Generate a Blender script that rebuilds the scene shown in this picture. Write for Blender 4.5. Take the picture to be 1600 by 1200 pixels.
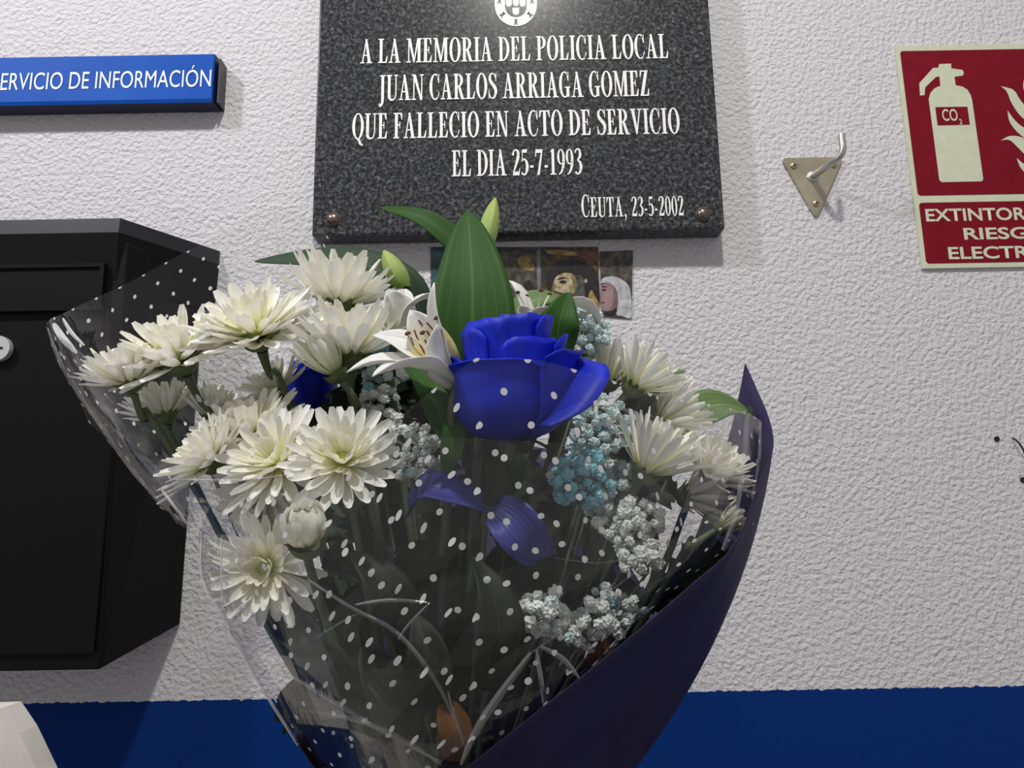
import bpy, bmesh, math, random
from math import sin, cos, pi, radians
from mathutils import Vector, Matrix, noise as mnoise

S = bpy.context.scene
COL = S.collection
for o in list(bpy.data.objects):
    bpy.data.objects.remove(o)

# ------------------------------------------------------------------ camera
PITCH, ROLL, FPX = radians(10.8), radians(1.0), 1200.0
fw = Vector((0, cos(PITCH), sin(PITCH)))
r0 = Vector((1, 0, 0)); u0 = Vector((0, -sin(PITCH), cos(PITCH)))
rt = r0 * cos(ROLL) - u0 * sin(ROLL)
up = u0 * cos(ROLL) + r0 * sin(ROLL)
CAM = Vector((0, -0.85, 1.40))
cd = bpy.data.cameras.new('camera'); cam = bpy.data.objects.new('camera', cd); COL.objects.link(cam)
cd.sensor_fit = 'HORIZONTAL'; cd.sensor_width = 36; cd.lens = 36 * FPX / 1600; cd.clip_start = 0.01
cam.matrix_world = Matrix(((rt.x, up.x, -fw.x, CAM.x), (rt.y, up.y, -fw.y, CAM.y), (rt.z, up.z, -fw.z, CAM.z), (0, 0, 0, 1)))
S.camera = cam

def W(px, py, Y):
    """the point of the place at distance Y from the wall that the photo shows at px, py"""
    d = fw + rt * ((px - 800) / FPX) + up * ((600 - py) / FPX)
    return CAM + d * ((Y + 0.85) / d.y)
def PXM(Y): return (Y + 0.85) / FPX          # metres per photo pixel at that distance

# ------------------------------------------------------------------ light and exposure
wd = bpy.data.worlds.new('world'); S.world = wd; wd.use_nodes = True
bg = wd.node_tree.nodes['Background']; bg.inputs[0].default_value = (0.82, 0.80, 0.83, 1); bg.inputs[1].default_value = 0.31
def lamp(name, loc, target, power, size, col=(1, 1, 1), spread=180):
    l = bpy.data.lights.new(name, 'AREA'); l.shape = 'DISK'; l.size = size; l.energy = power; l.color = col; l.spread = radians(spread)
    o = bpy.data.objects.new(name, l); COL.objects.link(o); o.location = loc
    o.rotation_euler = (Vector(target) - Vector(loc)).to_track_quat('-Z', 'Y').to_euler()
lamp('ceiling_downlight', (0.06, -1.30, 3.27), (-0.15, 0.0, 1.62), 12.5, 0.13, (1.0, 0.985, 0.95), 150)
lamp('ceiling_downlight', (-1.35, -0.95, 2.85), (-0.1, 0.0, 1.6), 8, 0.13, (0.93, 0.93, 1.0), 150)
S.view_settings.view_transform = 'Standard'; S.view_settings.look = 'None'
S.view_settings.exposure = 0.5; S.view_settings.gamma = 1.0; S.view_settings.use_curve_mapping = False
S.cycles.transparent_max_bounces = 32; S.cycles.max_bounces = 10

# ------------------------------------------------------------------ materials
def nodes(name):
    m = bpy.data.materials.new(name); m.use_nodes = True
    nt = m.node_tree; b = nt.nodes['Principled BSDF']
    return m, nt, b
def mk(nt, t, **k):
    n = nt.nodes.new(t)
    for a, v in k.items(): setattr(n, a, v)
    return n
def ramp(nt, stops, interp='LINEAR'):
    r = mk(nt, 'ShaderNodeValToRGB'); e = r.color_ramp.elements; r.color_ramp.interpolation = interp
    while len(e) < len(stops): e.new(0.5)
    for i, (p, c) in enumerate(stops): e[i].position = p; e[i].color = (*c, 1)
    return r
def math_(nt, op, a, b=None):
    n = mk(nt, 'ShaderNodeMath', operation=op)
    for i, v in enumerate((a, b)):
        if v is None: continue
        if isinstance(v, (int, float)): n.inputs[i].default_value = v
        else: nt.links.new(v, n.inputs[i])
    return n.outputs[0]
def plain(name, col, rough=0.5, metal=0.0, spec=0.5, bump=None, noise=None, coat=0):
    m, nt, b = nodes(name)
    b.inputs['Base Color'].default_value = (*col, 1); b.inputs['Roughness'].default_value = rough
    b.inputs['Metallic'].default_value = metal; b.inputs['Specular IOR Level'].default_value = spec
    b.inputs['Coat Weight'].default_value = coat
    tc = mk(nt, 'ShaderNodeTexCoord')
    if noise:
        sc, amt = noise
        n = mk(nt, 'ShaderNodeTexNoise'); n.inputs['Scale'].default_value = sc; n.inputs['Detail'].default_value = 4
        nt.links.new(tc.outputs['Object'], n.inputs['Vector'])
        r = ramp(nt, [(0.3, tuple(c * (1 - amt) for c in col)), (0.7, tuple(min(1, c * (1 + amt)) for c in col))])
        nt.links.new(n.outputs[0], r.inputs[0]); nt.links.new(r.outputs[0], b.inputs['Base Color'])
    if bump:
        sc, st, dist = bump
        n = mk(nt, 'ShaderNodeTexNoise'); n.inputs['Scale'].default_value = sc; n.inputs['Detail'].default_value = 3
        nt.links.new(tc.outputs['Object'], n.inputs['Vector'])
        bp = mk(nt, 'ShaderNodeBump'); bp.inputs['Strength'].default_value = st; bp.inputs['Distance'].default_value = dist
        nt.links.new(n.outputs[0], bp.inputs['Height']); nt.links.new(bp.outputs[0], b.inputs['Normal'])
    return m
BAND_Z = 1.2312
def wall_mat():
    m, nt, b = nodes('stucco_wall'); tc = mk(nt, 'ShaderNodeTexCoord'); L = nt.links.new
    b.inputs['Roughness'].default_value = 0.7; b.inputs['Specular IOR Level'].default_value = 0.12
    n1 = mk(nt, 'ShaderNodeTexNoise'); n1.inputs['Scale'].default_value = 185; n1.inputs['Detail'].default_value = 1.6; n1.inputs['Distortion'].default_value = 0.25
    n2 = mk(nt, 'ShaderNodeTexNoise'); n2.inputs['Scale'].default_value = 48; n2.inputs['Detail'].default_value = 2
    mp = mk(nt, 'ShaderNodeMapping'); mp.inputs['Scale'].default_value = (1.0, 1.0, 1.0)
    L(tc.outputs['Object'], mp.inputs[0])
    for n in (n1, n2): L(mp.outputs[0], n.inputs['Vector'])
    rr = ramp(nt, [(0.30, (0, 0, 0)), (0.72, (1, 1, 1))]); L(n1.outputs[0], rr.inputs[0])
    h = math_(nt, 'ADD', math_(nt, 'MULTIPLY', rr.outputs[0], 0.75), math_(nt, 'MULTIPLY', n2.outputs[0], 0.6))
    sp = mk(nt, 'ShaderNodeSeparateXYZ'); L(tc.outputs['Object'], sp.inputs[0])
    ne = mk(nt, 'ShaderNodeTexNoise'); ne.inputs['Scale'].default_value = 130; L(tc.outputs['Object'], ne.inputs['Vector'])
    edge = math_(nt, 'ADD', sp.outputs[2], math_(nt, 'MULTIPLY', math_(nt, 'SUBTRACT', ne.outputs[0], 0.5), 0.006))
    isw = math_(nt, 'GREATER_THAN', edge, BAND_Z)
    bp = mk(nt, 'ShaderNodeBump'); bp.inputs['Distance'].default_value = 0.0030
    L(h, bp.inputs['Height'])
    L(math_(nt, 'ADD', 0.12, math_(nt, 'MULTIPLY', isw, 0.55)), bp.inputs['Strength'])
    L(bp.outputs[0], b.inputs['Normal'])
    mix = mk(nt, 'ShaderNodeMix', data_type='RGBA')
    mix.inputs['A'].default_value = (0.0006, 0.027, 0.165, 1); mix.inputs['B'].default_value = (0.63, 0.61, 0.618, 1)
    L(isw, mix.inputs['Factor']); L(mix.outputs['Result'], b.inputs['Base Color'])
    return m
def granite_mat():
    m, nt, b = nodes('polished_granite'); tc = mk(nt, 'ShaderNodeTexCoord'); L = nt.links.new
    n = mk(nt, 'ShaderNodeTexNoise'); n.inputs['Scale'].default_value = 210; n.inputs['Detail'].default_value = 6; n.inputs['Roughness'].default_value = 0.7
    v = mk(nt, 'ShaderNodeTexVoronoi'); v.inputs['Scale'].default_value = 300
    L(tc.outputs['Object'], n.inputs['Vector']); L(tc.outputs['Object'], v.inputs['Vector'])
    r = ramp(nt, [(0.36, (0.008, 0.008, 0.010)), (0.52, (0.035, 0.036, 0.038)), (0.66, (0.115, 0.118, 0.118)), (0.80, (0.32, 0.32, 0.31))])
    L(math_(nt, 'ADD', math_(nt, 'MULTIPLY', n.outputs[0], 0.85), math_(nt, 'MULTIPLY', v.outputs['Distance'], 0.20)), r.inputs[0])
    L(r.outputs[0], b.inputs['Base Color'])
    b.inputs['Roughness'].default_value = 0.22; b.inputs['Specular IOR Level'].default_value = 0.22
    return m
def petal_mat(name, tip, mid, base, trans=0.3, rough=0.5, vein=None, stops=(0.0, 0.35, 0.8), mottle=None):
    """colour runs along the petal (UV y: 0 at its root, 1 at its tip); thin enough to let light through"""
    m, nt, b = nodes(name); L = nt.links.new
    uv = mk(nt, 'ShaderNodeUVMap'); sp = mk(nt, 'ShaderNodeSeparateXYZ'); L(uv.outputs[0], sp.inputs[0])
    r = ramp(nt, [(stops[0], base), (stops[1], mid), (stops[2], tip)]); L(sp.outputs[1], r.inputs[0])
    colr = r.outputs[0]
    if mottle:
        nz = mk(nt, 'ShaderNodeTexNoise'); nz.inputs['Scale'].default_value = 70; nz.inputs['Detail'].default_value = 3
        tcn = mk(nt, 'ShaderNodeTexCoord'); L(tcn.outputs['Object'], nz.inputs['Vector'])
        rn = ramp(nt, [(0.45, (0, 0, 0)), (0.75, (1, 1, 1))]); L(nz.outputs[0], rn.inputs[0])
        mm = mk(nt, 'ShaderNodeMix', data_type='RGBA'); L(math_(nt, 'MULTIPLY', rn.outputs[0], 0.55), mm.inputs['Factor']); L(colr, mm.inputs['A']); mm.inputs['B'].default_value = (*mottle, 1); colr = mm.outputs['Result']
    w = mk(nt, 'ShaderNodeTexWave'); w.bands_direction = 'X'; w.inputs['Scale'].default_value = vein or 1.6; w.inputs['Distortion'].default_value = 1.0
    L(uv.outputs[0], w.inputs['Vector'])
    bp = mk(nt, 'ShaderNodeBump'); bp.inputs['Strength'].default_value = 0.25; bp.inputs['Distance'].default_value = 0.0006
    L(w.outputs[0], bp.inputs['Height']); L(bp.outputs[0], b.inputs['Normal'])
    L(colr, b.inputs['Base Color']); b.inputs['Roughness'].default_value = rough; b.inputs['Specular IOR Level'].default_value = 0.3
    t = mk(nt, 'ShaderNodeBsdfTranslucent'); L(colr, t.inputs[0])
    mx = mk(nt, 'ShaderNodeMixShader'); mx.inputs[0].default_value = trans
    L(b.outputs[0], mx.inputs[1]); L(t.outputs[0], mx.inputs[2])
    L(mx.outputs[0], nt.nodes['Material Output'].inputs[0])
    return m
def leaf_mat(name, col, pale, veins=9.0, trans=0.2):
    m, nt, b = nodes(name); L = nt.links.new
    uv = mk(nt, 'ShaderNodeUVMap'); sp = mk(nt, 'ShaderNodeSeparateXYZ'); L(uv.outputs[0], sp.inputs[0])
    a = math_(nt, 'ABSOLUTE', math_(nt, 'SUBTRACT', math_(nt, 'FRACT', math_(nt, 'MULTIPLY', sp.outputs[0], veins)), 0.5))
    line = math_(nt, 'LESS_THAN', a, 0.06)
    mid = math_(nt, 'LESS_THAN', math_(nt, 'ABSOLUTE', math_(nt, 'SUBTRACT', sp.outputs[0], 0.5)), 0.022)
    n = mk(nt, 'ShaderNodeTexNoise'); n.inputs['Scale'].default_value = 9
    mp = mk(nt, 'ShaderNodeMapping'); mp.inputs['Scale'].default_value = (4, 0.6, 1); L(uv.outputs[0], mp.inputs[0]); L(mp.outputs[0], n.inputs['Vector'])
    f = math_(nt, 'ADD', math_(nt, 'ADD', math_(nt, 'MULTIPLY', line, 0.28), math_(nt, 'MULTIPLY', mid, 0.5)), math_(nt, 'MULTIPLY', n.outputs[0], 0.35))
    mix = mk(nt, 'ShaderNodeMix', data_type='RGBA'); mix.inputs['A'].default_value = (*col, 1); mix.inputs['B'].default_value = (*pale, 1)
    L(f, mix.inputs['Factor']); L(mix.outputs['Result'], b.inputs['Base Color'])
    b.inputs['Roughness'].default_value = 0.55; b.inputs['Specular IOR Level'].default_value = 0.22
    t = mk(nt, 'ShaderNodeBsdfTranslucent'); L(mix.outputs['Result'], t.inputs[0])
    mx = mk(nt, 'ShaderNodeMixShader'); mx.inputs[0].default_value = trans
    L(b.outputs[0], mx.inputs[1]); L(t.outputs[0], mx.inputs[2]); L(mx.outputs[0], nt.nodes['Material Output'].inputs[0])
    return m
def film_mat():
    """clear cellophane printed with small white dots, staggered rows 22 mm apart (UV in metres)"""
    m, nt, b = nodes('dotted_cellophane'); L = nt.links.new
    uv = mk(nt, 'ShaderNodeUVMap'); sp = mk(nt, 'ShaderNodeSeparateXYZ'); L(uv.outputs[0], sp.inputs[0])
    PX, PY = 0.0235, 0.0285
    def lattice(ox, oy):
        fx = math_(nt, 'MULTIPLY', math_(nt, 'SUBTRACT', math_(nt, 'FRACT', math_(nt, 'ADD', math_(nt, 'MULTIPLY', sp.outputs[0], 1 / PX), ox)), 0.5), PX)
        fy = math_(nt, 'MULTIPLY', math_(nt, 'SUBTRACT', math_(nt, 'FRACT', math_(nt, 'ADD', math_(nt, 'MULTIPLY', sp.outputs[1], 1 / PY), oy)), 0.5), PY)
        return math_(nt, 'SQRT', math_(nt, 'ADD', math_(nt, 'MULTIPLY', fx, fx), math_(nt, 'MULTIPLY', fy, fy)))
    d = math_(nt, 'MINIMUM', lattice(0.0, 0.0), lattice(0.5, 0.5))
    dot = math_(nt, 'LESS_THAN', d, 0.00160)
    n = mk(nt, 'ShaderNodeTexNoise'); n.inputs['Scale'].default_value = 34; n.inputs['Detail'].default_value = 3; n.inputs['Distortion'].default_value = 1.2
    mp = mk(nt, 'ShaderNodeMapping'); mp.inputs['Scale'].default_value = (1.6, 0.7, 1); mp.inputs['Rotation'].default_value = (0, 0, 0.6)
    L(uv.outputs[0], mp.inputs[0]); L(mp.outputs[0], n.inputs['Vector'])
    bp = mk(nt, 'ShaderNodeBump'); bp.inputs['Strength'].default_value = 0.12; bp.inputs['Distance'].default_value = 0.003
    L(n.outputs[0], bp.inputs['Height'])
    tr = mk(nt, 'ShaderNodeBsdfTransparent'); tr.inputs[0].default_value = (0.95, 0.95, 0.94, 1)
    hz = mk(nt, 'ShaderNodeBsdfDiffuse'); hz.inputs[0].default_value = (0.75, 0.76, 0.74, 1)
    gl = mk(nt, 'ShaderNodeBsdfGlossy'); gl.inputs['Roughness'].default_value = 0.05; L(bp.outputs[0], gl.inputs['Normal'])
    m0 = mk(nt, 'ShaderNodeMixShader'); m0.inputs[0].default_value = 0.007; L(tr.outputs[0], m0.inputs[1]); L(hz.outputs[0], m0.inputs[2])
    lw = mk(nt, 'ShaderNodeLayerWeight'); L(bp.outputs[0], lw.inputs['Normal'])   # two surfaces of a thin sheet, the same from either side
    fac = math_(nt, 'ADD', 0.028, math_(nt, 'MULTIPLY', math_(nt, 'POWER', lw.outputs['Facing'], 3.0), 0.95))
    m1 = mk(nt, 'ShaderNodeMixShader'); L(math_(nt, 'MINIMUM', fac, 0.26), m1.inputs[0]); L(m0.outputs[0], m1.inputs[1]); L(gl.outputs[0], m1.inputs[2])
    dd = mk(nt, 'ShaderNodeBsdfDiffuse'); dd.inputs[0].default_value = (0.82, 0.83, 0.80, 1)
    tl = mk(nt, 'ShaderNodeBsdfTranslucent'); tl.inputs[0].default_value = (0.8, 0.8, 0.78, 1)
    dm = mk(nt, 'ShaderNodeMixShader'); dm.inputs[0].default_value = 0.35; L(dd.outputs[0], dm.inputs[1]); L(tl.outputs[0], dm.inputs[2])
    m2 = mk(nt, 'ShaderNodeMixShader'); L(dot, m2.inputs[0]); L(m1.outputs[0], m2.inputs[1]); L(dm.outputs[0], m2.inputs[2])
    L(m2.outputs[0], nt.nodes['Material Output'].inputs[0])
    return m
M = {}
M['wall'] = wall_mat()
M['granite'] = granite_mat()
M['white_paint'] = plain('white_letter_paint', (0.86, 0.86, 0.82), 0.5)
M['bronze'] = plain('dark_bronze', (0.20, 0.16, 0.13), 0.35, 0.9)
M['blue_sign'] = plain('blue_sign_face', (0.004, 0.080, 0.42), 0.5, 0.0, 0.12, noise=(30, 0.08))
M['sign_edge'] = plain('dark_sign_edge', (0.012, 0.014, 0.05), 0.35)
M['sign_side'] = plain('dark_grey_sign_end', (0.03, 0.028, 0.028), 0.4)
M['sign_white'] = plain('white_sign_lettering', (0.75, 0.80, 0.86), 0.5)
M['lumin'] = plain('pale_green_sign_board', (0.60, 0.62, 0.45), 0.55, noise=(90, 0.05))
M['red'] = plain('dark_red_sign_print', (0.19, 0.0035, 0.014), 0.5, 0.0, 0.15, noise=(60, 0.08))
M['zinc'] = plain('brushed_zinc', (0.50, 0.49, 0.46), 0.38, 0.85, noise=(40, 0.12))
M['zinc_yellow'] = plain('yellow_passivated_zinc', (0.46, 0.42, 0.30), 0.38, 0.8, noise=(25, 0.25))
M['screw'] = plain('brass_screw', (0.55, 0.42, 0.24), 0.3, 0.9)
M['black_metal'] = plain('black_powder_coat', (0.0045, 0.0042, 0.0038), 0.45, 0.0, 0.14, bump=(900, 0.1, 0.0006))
M['black_lit_lip'] = plain('black_powder_coat_lit_lip', (0.018, 0.018, 0.021), 0.45, 0.0, 0.4)  # same coat made lighter: light on the hood's bevelled lip, put into the colour
M['chrome'] = plain('bright_lock_metal', (0.62, 0.62, 0.62), 0.35, 0.35)
M['floor'] = plain('grey_floor_tile', (0.32, 0.31, 0.30), 0.5, noise=(6, 0.1))
M['pale_board'] = plain('pale_streaked_board', (0.70, 0.66, 0.60), 0.5, noise=(25, 0.14))
M['hole'] = plain('dark_hole', (0.01, 0.01, 0.01), 0.9)
M['chrys'] = petal_mat('white_chrysanthemum_petal', (0.93, 0.92, 0.86), (0.92, 0.90, 0.78), (0.74, 0.76, 0.34), 0.22)
M['chrys_in'] = petal_mat('cream_inner_petal', (0.93, 0.915, 0.82), (0.90, 0.88, 0.62), (0.62, 0.68, 0.18), 0.22)
M['chrys_eye'] = plain('green_yellow_eye', (0.46, 0.52, 0.10), 0.6, bump=(700, 0.8, 0.002), noise=(300, 0.35))
M['chrys_bud'] = petal_mat('greenish_white_petal', (0.92, 0.92, 0.80), (0.86, 0.88, 0.62), (0.46, 0.56, 0.20), 0.2)
M['calyx'] = plain('green_calyx', (0.115, 0.15, 0.05), 0.6, noise=(200, 0.3))
M['stem'] = plain('grey_green_stem', (0.085, 0.11, 0.05), 0.5, noise=(60, 0.2))
M['stem_thin'] = plain('thin_spray_stem', (0.17, 0.18, 0.09), 0.6)
M['rose'] = petal_mat('royal_blue_petal', (0.003, 0.018, 0.58), (0.002, 0.012, 0.42), (0.003, 0.012, 0.24), 0.10, 0.5, vein=1.0, mottle=(0.012, 0.045, 0.40))
M['rose_pale'] = petal_mat('violet_blue_petal', (0.055, 0.06, 0.30), (0.042, 0.048, 0.27), (0.03, 0.03, 0.15), 0.15, 0.45, vein=3.0)
M['lily'] = petal_mat('white_lily_petal', (0.88, 0.87, 0.83), (0.88, 0.87, 0.80), (0.72, 0.75, 0.50), 0.22, 0.42, vein=2.2)
M['lily_yellow'] = petal_mat('white_tepal_with_yellow_throat', (0.88, 0.87, 0.83), (0.86, 0.74, 0.30), (0.70, 0.74, 0.45), 0.22, 0.42, vein=2.2, stops=(0.0, 0.5, 0.85))
M['streak'] = plain('maroon_streak', (0.16, 0.012, 0.015), 0.5)
M['anther'] = plain('brown_anther', (0.14, 0.05, 0.015), 0.8)
M['leaf'] = leaf_mat('fresh_green_lily_leaf', (0.020, 0.080, 0.007), (0.07, 0.17, 0.03), 7)
M['leaf_dark'] = leaf_mat('dull_dark_green_leaf', (0.028, 0.060, 0.030), (0.09, 0.13, 0.08), 11)
M['leaf_pale'] = leaf_mat('pale_veined_leaf', (0.11, 0.20, 0.06), (0.30, 0.40, 0.18), 7)
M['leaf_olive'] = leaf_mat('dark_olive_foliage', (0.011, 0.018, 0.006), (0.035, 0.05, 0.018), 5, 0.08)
M['bud_green'] = petal_mat('yellow_green_bud', (0.42, 0.52, 0.14), (0.40, 0.52, 0.16), (0.20, 0.33, 0.06), 0.2, vein=3)
M['leaf_dry'] = leaf_mat('dry_orange_brown_leaf', (0.15, 0.062, 0.014), (0.30, 0.16, 0.035), 6)
M['gyp_white'] = plain('white_gypsophila', (0.82, 0.85, 0.80), 0.7)
M['gyp_pale'] = plain('pale_teal_gypsophila', (0.62, 0.74, 0.73), 0.7)
M['gyp_blue'] = plain('light_blue_gypsophila', (0.30, 0.62, 0.70), 0.7)
M['film'] = film_mat()
def fold_mat(name, white_mix):
    m, nt, b = nodes(name); L = nt.links.new
    tr = mk(nt, 'ShaderNodeBsdfTransparent'); hz = mk(nt, 'ShaderNodeBsdfDiffuse'); hz.inputs[0].default_value = (0.85, 0.86, 0.84, 1)
    gl = mk(nt, 'ShaderNodeBsdfGlossy'); gl.inputs['Roughness'].default_value = 0.12
    a = mk(nt, 'ShaderNodeMixShader'); a.inputs[0].default_value = white_mix; L(tr.outputs[0], a.inputs[1]); L(hz.outputs[0], a.inputs[2])
    c = mk(nt, 'ShaderNodeMixShader'); c.inputs[0].default_value = 0.22; L(a.outputs[0], c.inputs[1]); L(gl.outputs[0], c.inputs[2])
    L(c.outputs[0], nt.nodes['Material Output'].inputs[0]); return m
M['fold'] = fold_mat('folded_cellophane', 0.045); M['fold_glint'] = fold_mat('painted_glint_cellophane', 0.55)  # the whiter one paints the bright glint of a crease into its colour
M['paper'] = plain('matte_navy_paper', (0.018, 0.013, 0.056), 0.6, 0.0, 0.3, noise=(14, 0.18))

# ------------------------------------------------------------------ object helpers
def tag(o, label=None, cat=None, group=None, kind=None):
    if label: o['label'] = label
    if cat: o['category'] = cat
    if group: o['group'] = group
    if kind: o['kind'] = kind
    return o
def thing(name, loc, label, cat, group=None):
    o = bpy.data.objects.new(name, None); COL.objects.link(o); o.location = loc; o.empty_display_size = 0.02
    return tag(o, label, cat, group)
class MB:
    """collects faces in world space; build() links them as ONE mesh object, its origin at the parent's"""
    def __init__(s): s.v = []; s.f = []; s.uv = []; s.mi = []; s.sm = []
    def quad(s, pts, uvs=None, mi=0, smooth=False):
        i = len(s.v); s.v += [Vector(p) for p in pts]; s.f.append(tuple(range(i, i + len(pts))))
        s.uv.append(uvs or [(0, 0)] * len(pts)); s.mi.append(mi); s.sm.append(smooth)
    def grid(s, rows, uvf=None, mi=0, smooth=True, closed=False, flip=None):
        """rows: list of equal-length lists of points, welded"""
        i = len(s.v); n = len(rows[0]); m = len(rows)
        for r in rows: s.v += [Vector(p) for p in r]
        for a in range(m - 1):
            for b in range(n if closed else n - 1):
                b2 = (b + 1) % n
                q = (i + a * n + b, i + a * n + b2, i + (a + 1) * n + b2, i + (a + 1) * n + b)
                if uvf: u = [uvf(a, b), uvf(a, b + 1), uvf(a + 1, b + 1), uvf(a + 1, b)]
                else: u = [(b / max(1, n - 1), a / (m - 1)), ((b + 1) / max(1, n - 1), a / (m - 1)), ((b + 1) / max(1, n - 1), (a + 1) / (m - 1)), (b / max(1, n - 1), (a + 1) / (m - 1))]
                if flip and flip(a, b):
                    for t in ((0, 1, 3), (1, 2, 3)):
                        s.f.append(tuple(q[k] for k in t)); s.uv.append([u[k] for k in t]); s.mi.append(mi); s.sm.append(smooth)
                elif flip:
                    for t in ((0, 1, 2), (0, 2, 3)):
                        s.f.append(tuple(q[k] for k in t)); s.uv.append([u[k] for k in t]); s.mi.append(mi); s.sm.append(smooth)
                else:
                    s.f.append(q); s.uv.append(u); s.mi.append(mi); s.sm.append(smooth)
    def tube(s, pts, rad, n=8, mi=0, cap=True):
        pts = [Vector(p) for p in pts]; rads = rad if isinstance(rad, (list, tuple)) else [rad] * len(pts)
        rows = []; ref = None
        for k, p in enumerate(pts):
            t = (pts[min(k + 1, len(pts) - 1)] - pts[max(k - 1, 0)]).normalized()
            if ref is None: ref = t.orthogonal().normalized()
            ref = (ref - t * ref.dot(t)).normalized(); bn = t.cross(ref)
            rows.append([p + (ref * cos(2 * pi * j / n) + bn * sin(2 * pi * j / n)) * rads[k] for j in range(n)])
        s.grid(rows, mi=mi, closed=True)
        if cap:
            s.quad(rows[0][::-1], mi=mi); s.quad(rows[-1], mi=mi)
    def box(s, lo, hi, mi=0):
        x0, y0, z0 = lo; x1, y1, z1 = hi
        c = [(x0, y0, z0), (x1, y0, z0), (x1, y1, z0), (x0, y1, z0), (x0, y0, z1), (x1, y0, z1), (x1, y1, z1), (x0, y1, z1)]
        for f in ((0, 3, 2, 1), (4, 5, 6, 7), (0, 1, 5, 4), (1, 2, 6, 5), (2, 3, 7, 6), (3, 0, 4, 7)): s.quad([c[k] for k in f], mi=mi)
    def prism(s, poly, back, mi=0, side_mi=None):
        """poly: front outline (3D points); back: same outline moved back"""
        s.quad(poly, mi=mi); s.quad(back[::-1], mi=mi)
        n = len(poly)
        for k in range(n): s.quad([poly[k], back[k], back[(k + 1) % n], poly[(k + 1) % n]], mi=mi if side_mi is None else side_mi)
    def dome(s, c, axis, r, h, nu=12, nv=5, mi=0, flute=0.0, a1=pi / 2):
        axis = Vector(axis).normalized(); e1 = axis.orthogonal().normalized(); e2 = axis.cross(e1); rows = []
        for k in range(nv + 1):
            a = a1 * k / nv
            row = []
            for j in range(nu):
                th = 2 * pi * j / nu; rr = r * cos(a) * (1 + flute * (1 if j % 2 else -1)) + 1e-5
                row.append(Vector(c) + (e1 * cos(th) + e2 * sin(th)) * rr + axis * h * sin(a))
            rows.append(row)
        s.grid(rows, mi=mi, closed=True)
    def build(s, name, mats, parent=None, weld=False, bevel=0):
        org = parent.matrix_world.translation.copy() if parent else Vector((0, 0, 0))
        p = parent
        org = Vector((0, 0, 0))
        while p is not None: org += Vector(p.location); p = p.parent
        me = bpy.data.meshes.new(name); me.from_pydata([v - org for v in s.v], [], s.f)
        uvl = me.uv_layers.new(name='UVMap'); k = 0
        for f in s.uv:
            for u in f: uvl.data[k].uv = u; k += 1
        for mm in (mats if isinstance(mats, (list, tuple)) else [mats]): me.materials.append(mm)
        me.polygons.foreach_set('material_index', s.mi); me.polygons.foreach_set('use_smooth', s.sm)
        if weld:
            bm = bmesh.new(); bm.from_mesh(me); bmesh.ops.remove_doubles(bm, verts=bm.verts, dist=1e-5)
            bmesh.ops.recalc_face_normals(bm, faces=bm.faces); bm.to_mesh(me); bm.free()
        me.update()
        o = bpy.data.objects.new(name, me); COL.objects.link(o)
        if parent: o.parent = parent
        if bevel:
            b = o.modifiers.new('bevel', 'BEVEL'); b.width = bevel; b.segments = 2; b.limit_method = 'ANGLE'
        return o
def top(o, base):
    """move the origin of a one-mesh thing to its base"""
    base = Vector(base); o.data.transform(Matrix.Translation(-base)); o.location = base; return o
def bez(a, b, c, n):
    a, b, c = Vector(a), Vector(b), Vector(c)
    return [a * (1 - t) ** 2 + b * 2 * t * (1 - t) + c * t * t for t in [k / (n - 1) for k in range(n)]]
def spline(pts, n):
    """Catmull-Rom through the points, n samples"""
    P = [Vector(p) for p in pts]; out = []
    for k in range(n):
        t = k / (n - 1) * (len(P) - 1); i = min(int(t), len(P) - 2); f = t - i
        p0, p1, p2, p3 = P[max(i - 1, 0)], P[i], P[i + 1], P[min(i + 2, len(P) - 1)]
        out.append(0.5 * ((2 * p1) + (p2 - p0) * f + (2 * p0 - 5 * p1 + 4 * p2 - p3) * f * f + (3 * p1 - p0 - 3 * p2 + p3) * f ** 3))
    return out

# ------------------------------------------------------------------ the setting
w = MB(); w.box((-1.6, 0.0, 0.0), (1.8, 0.12, 3.2)); tag(w.build('wall_back', M['wall']), kind='structure')
w = MB(); w.box((-1.6, -2.6, -0.06), (1.8, 0.12, 0.0)); tag(w.build('floor', M['floor']), kind='structure')

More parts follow.
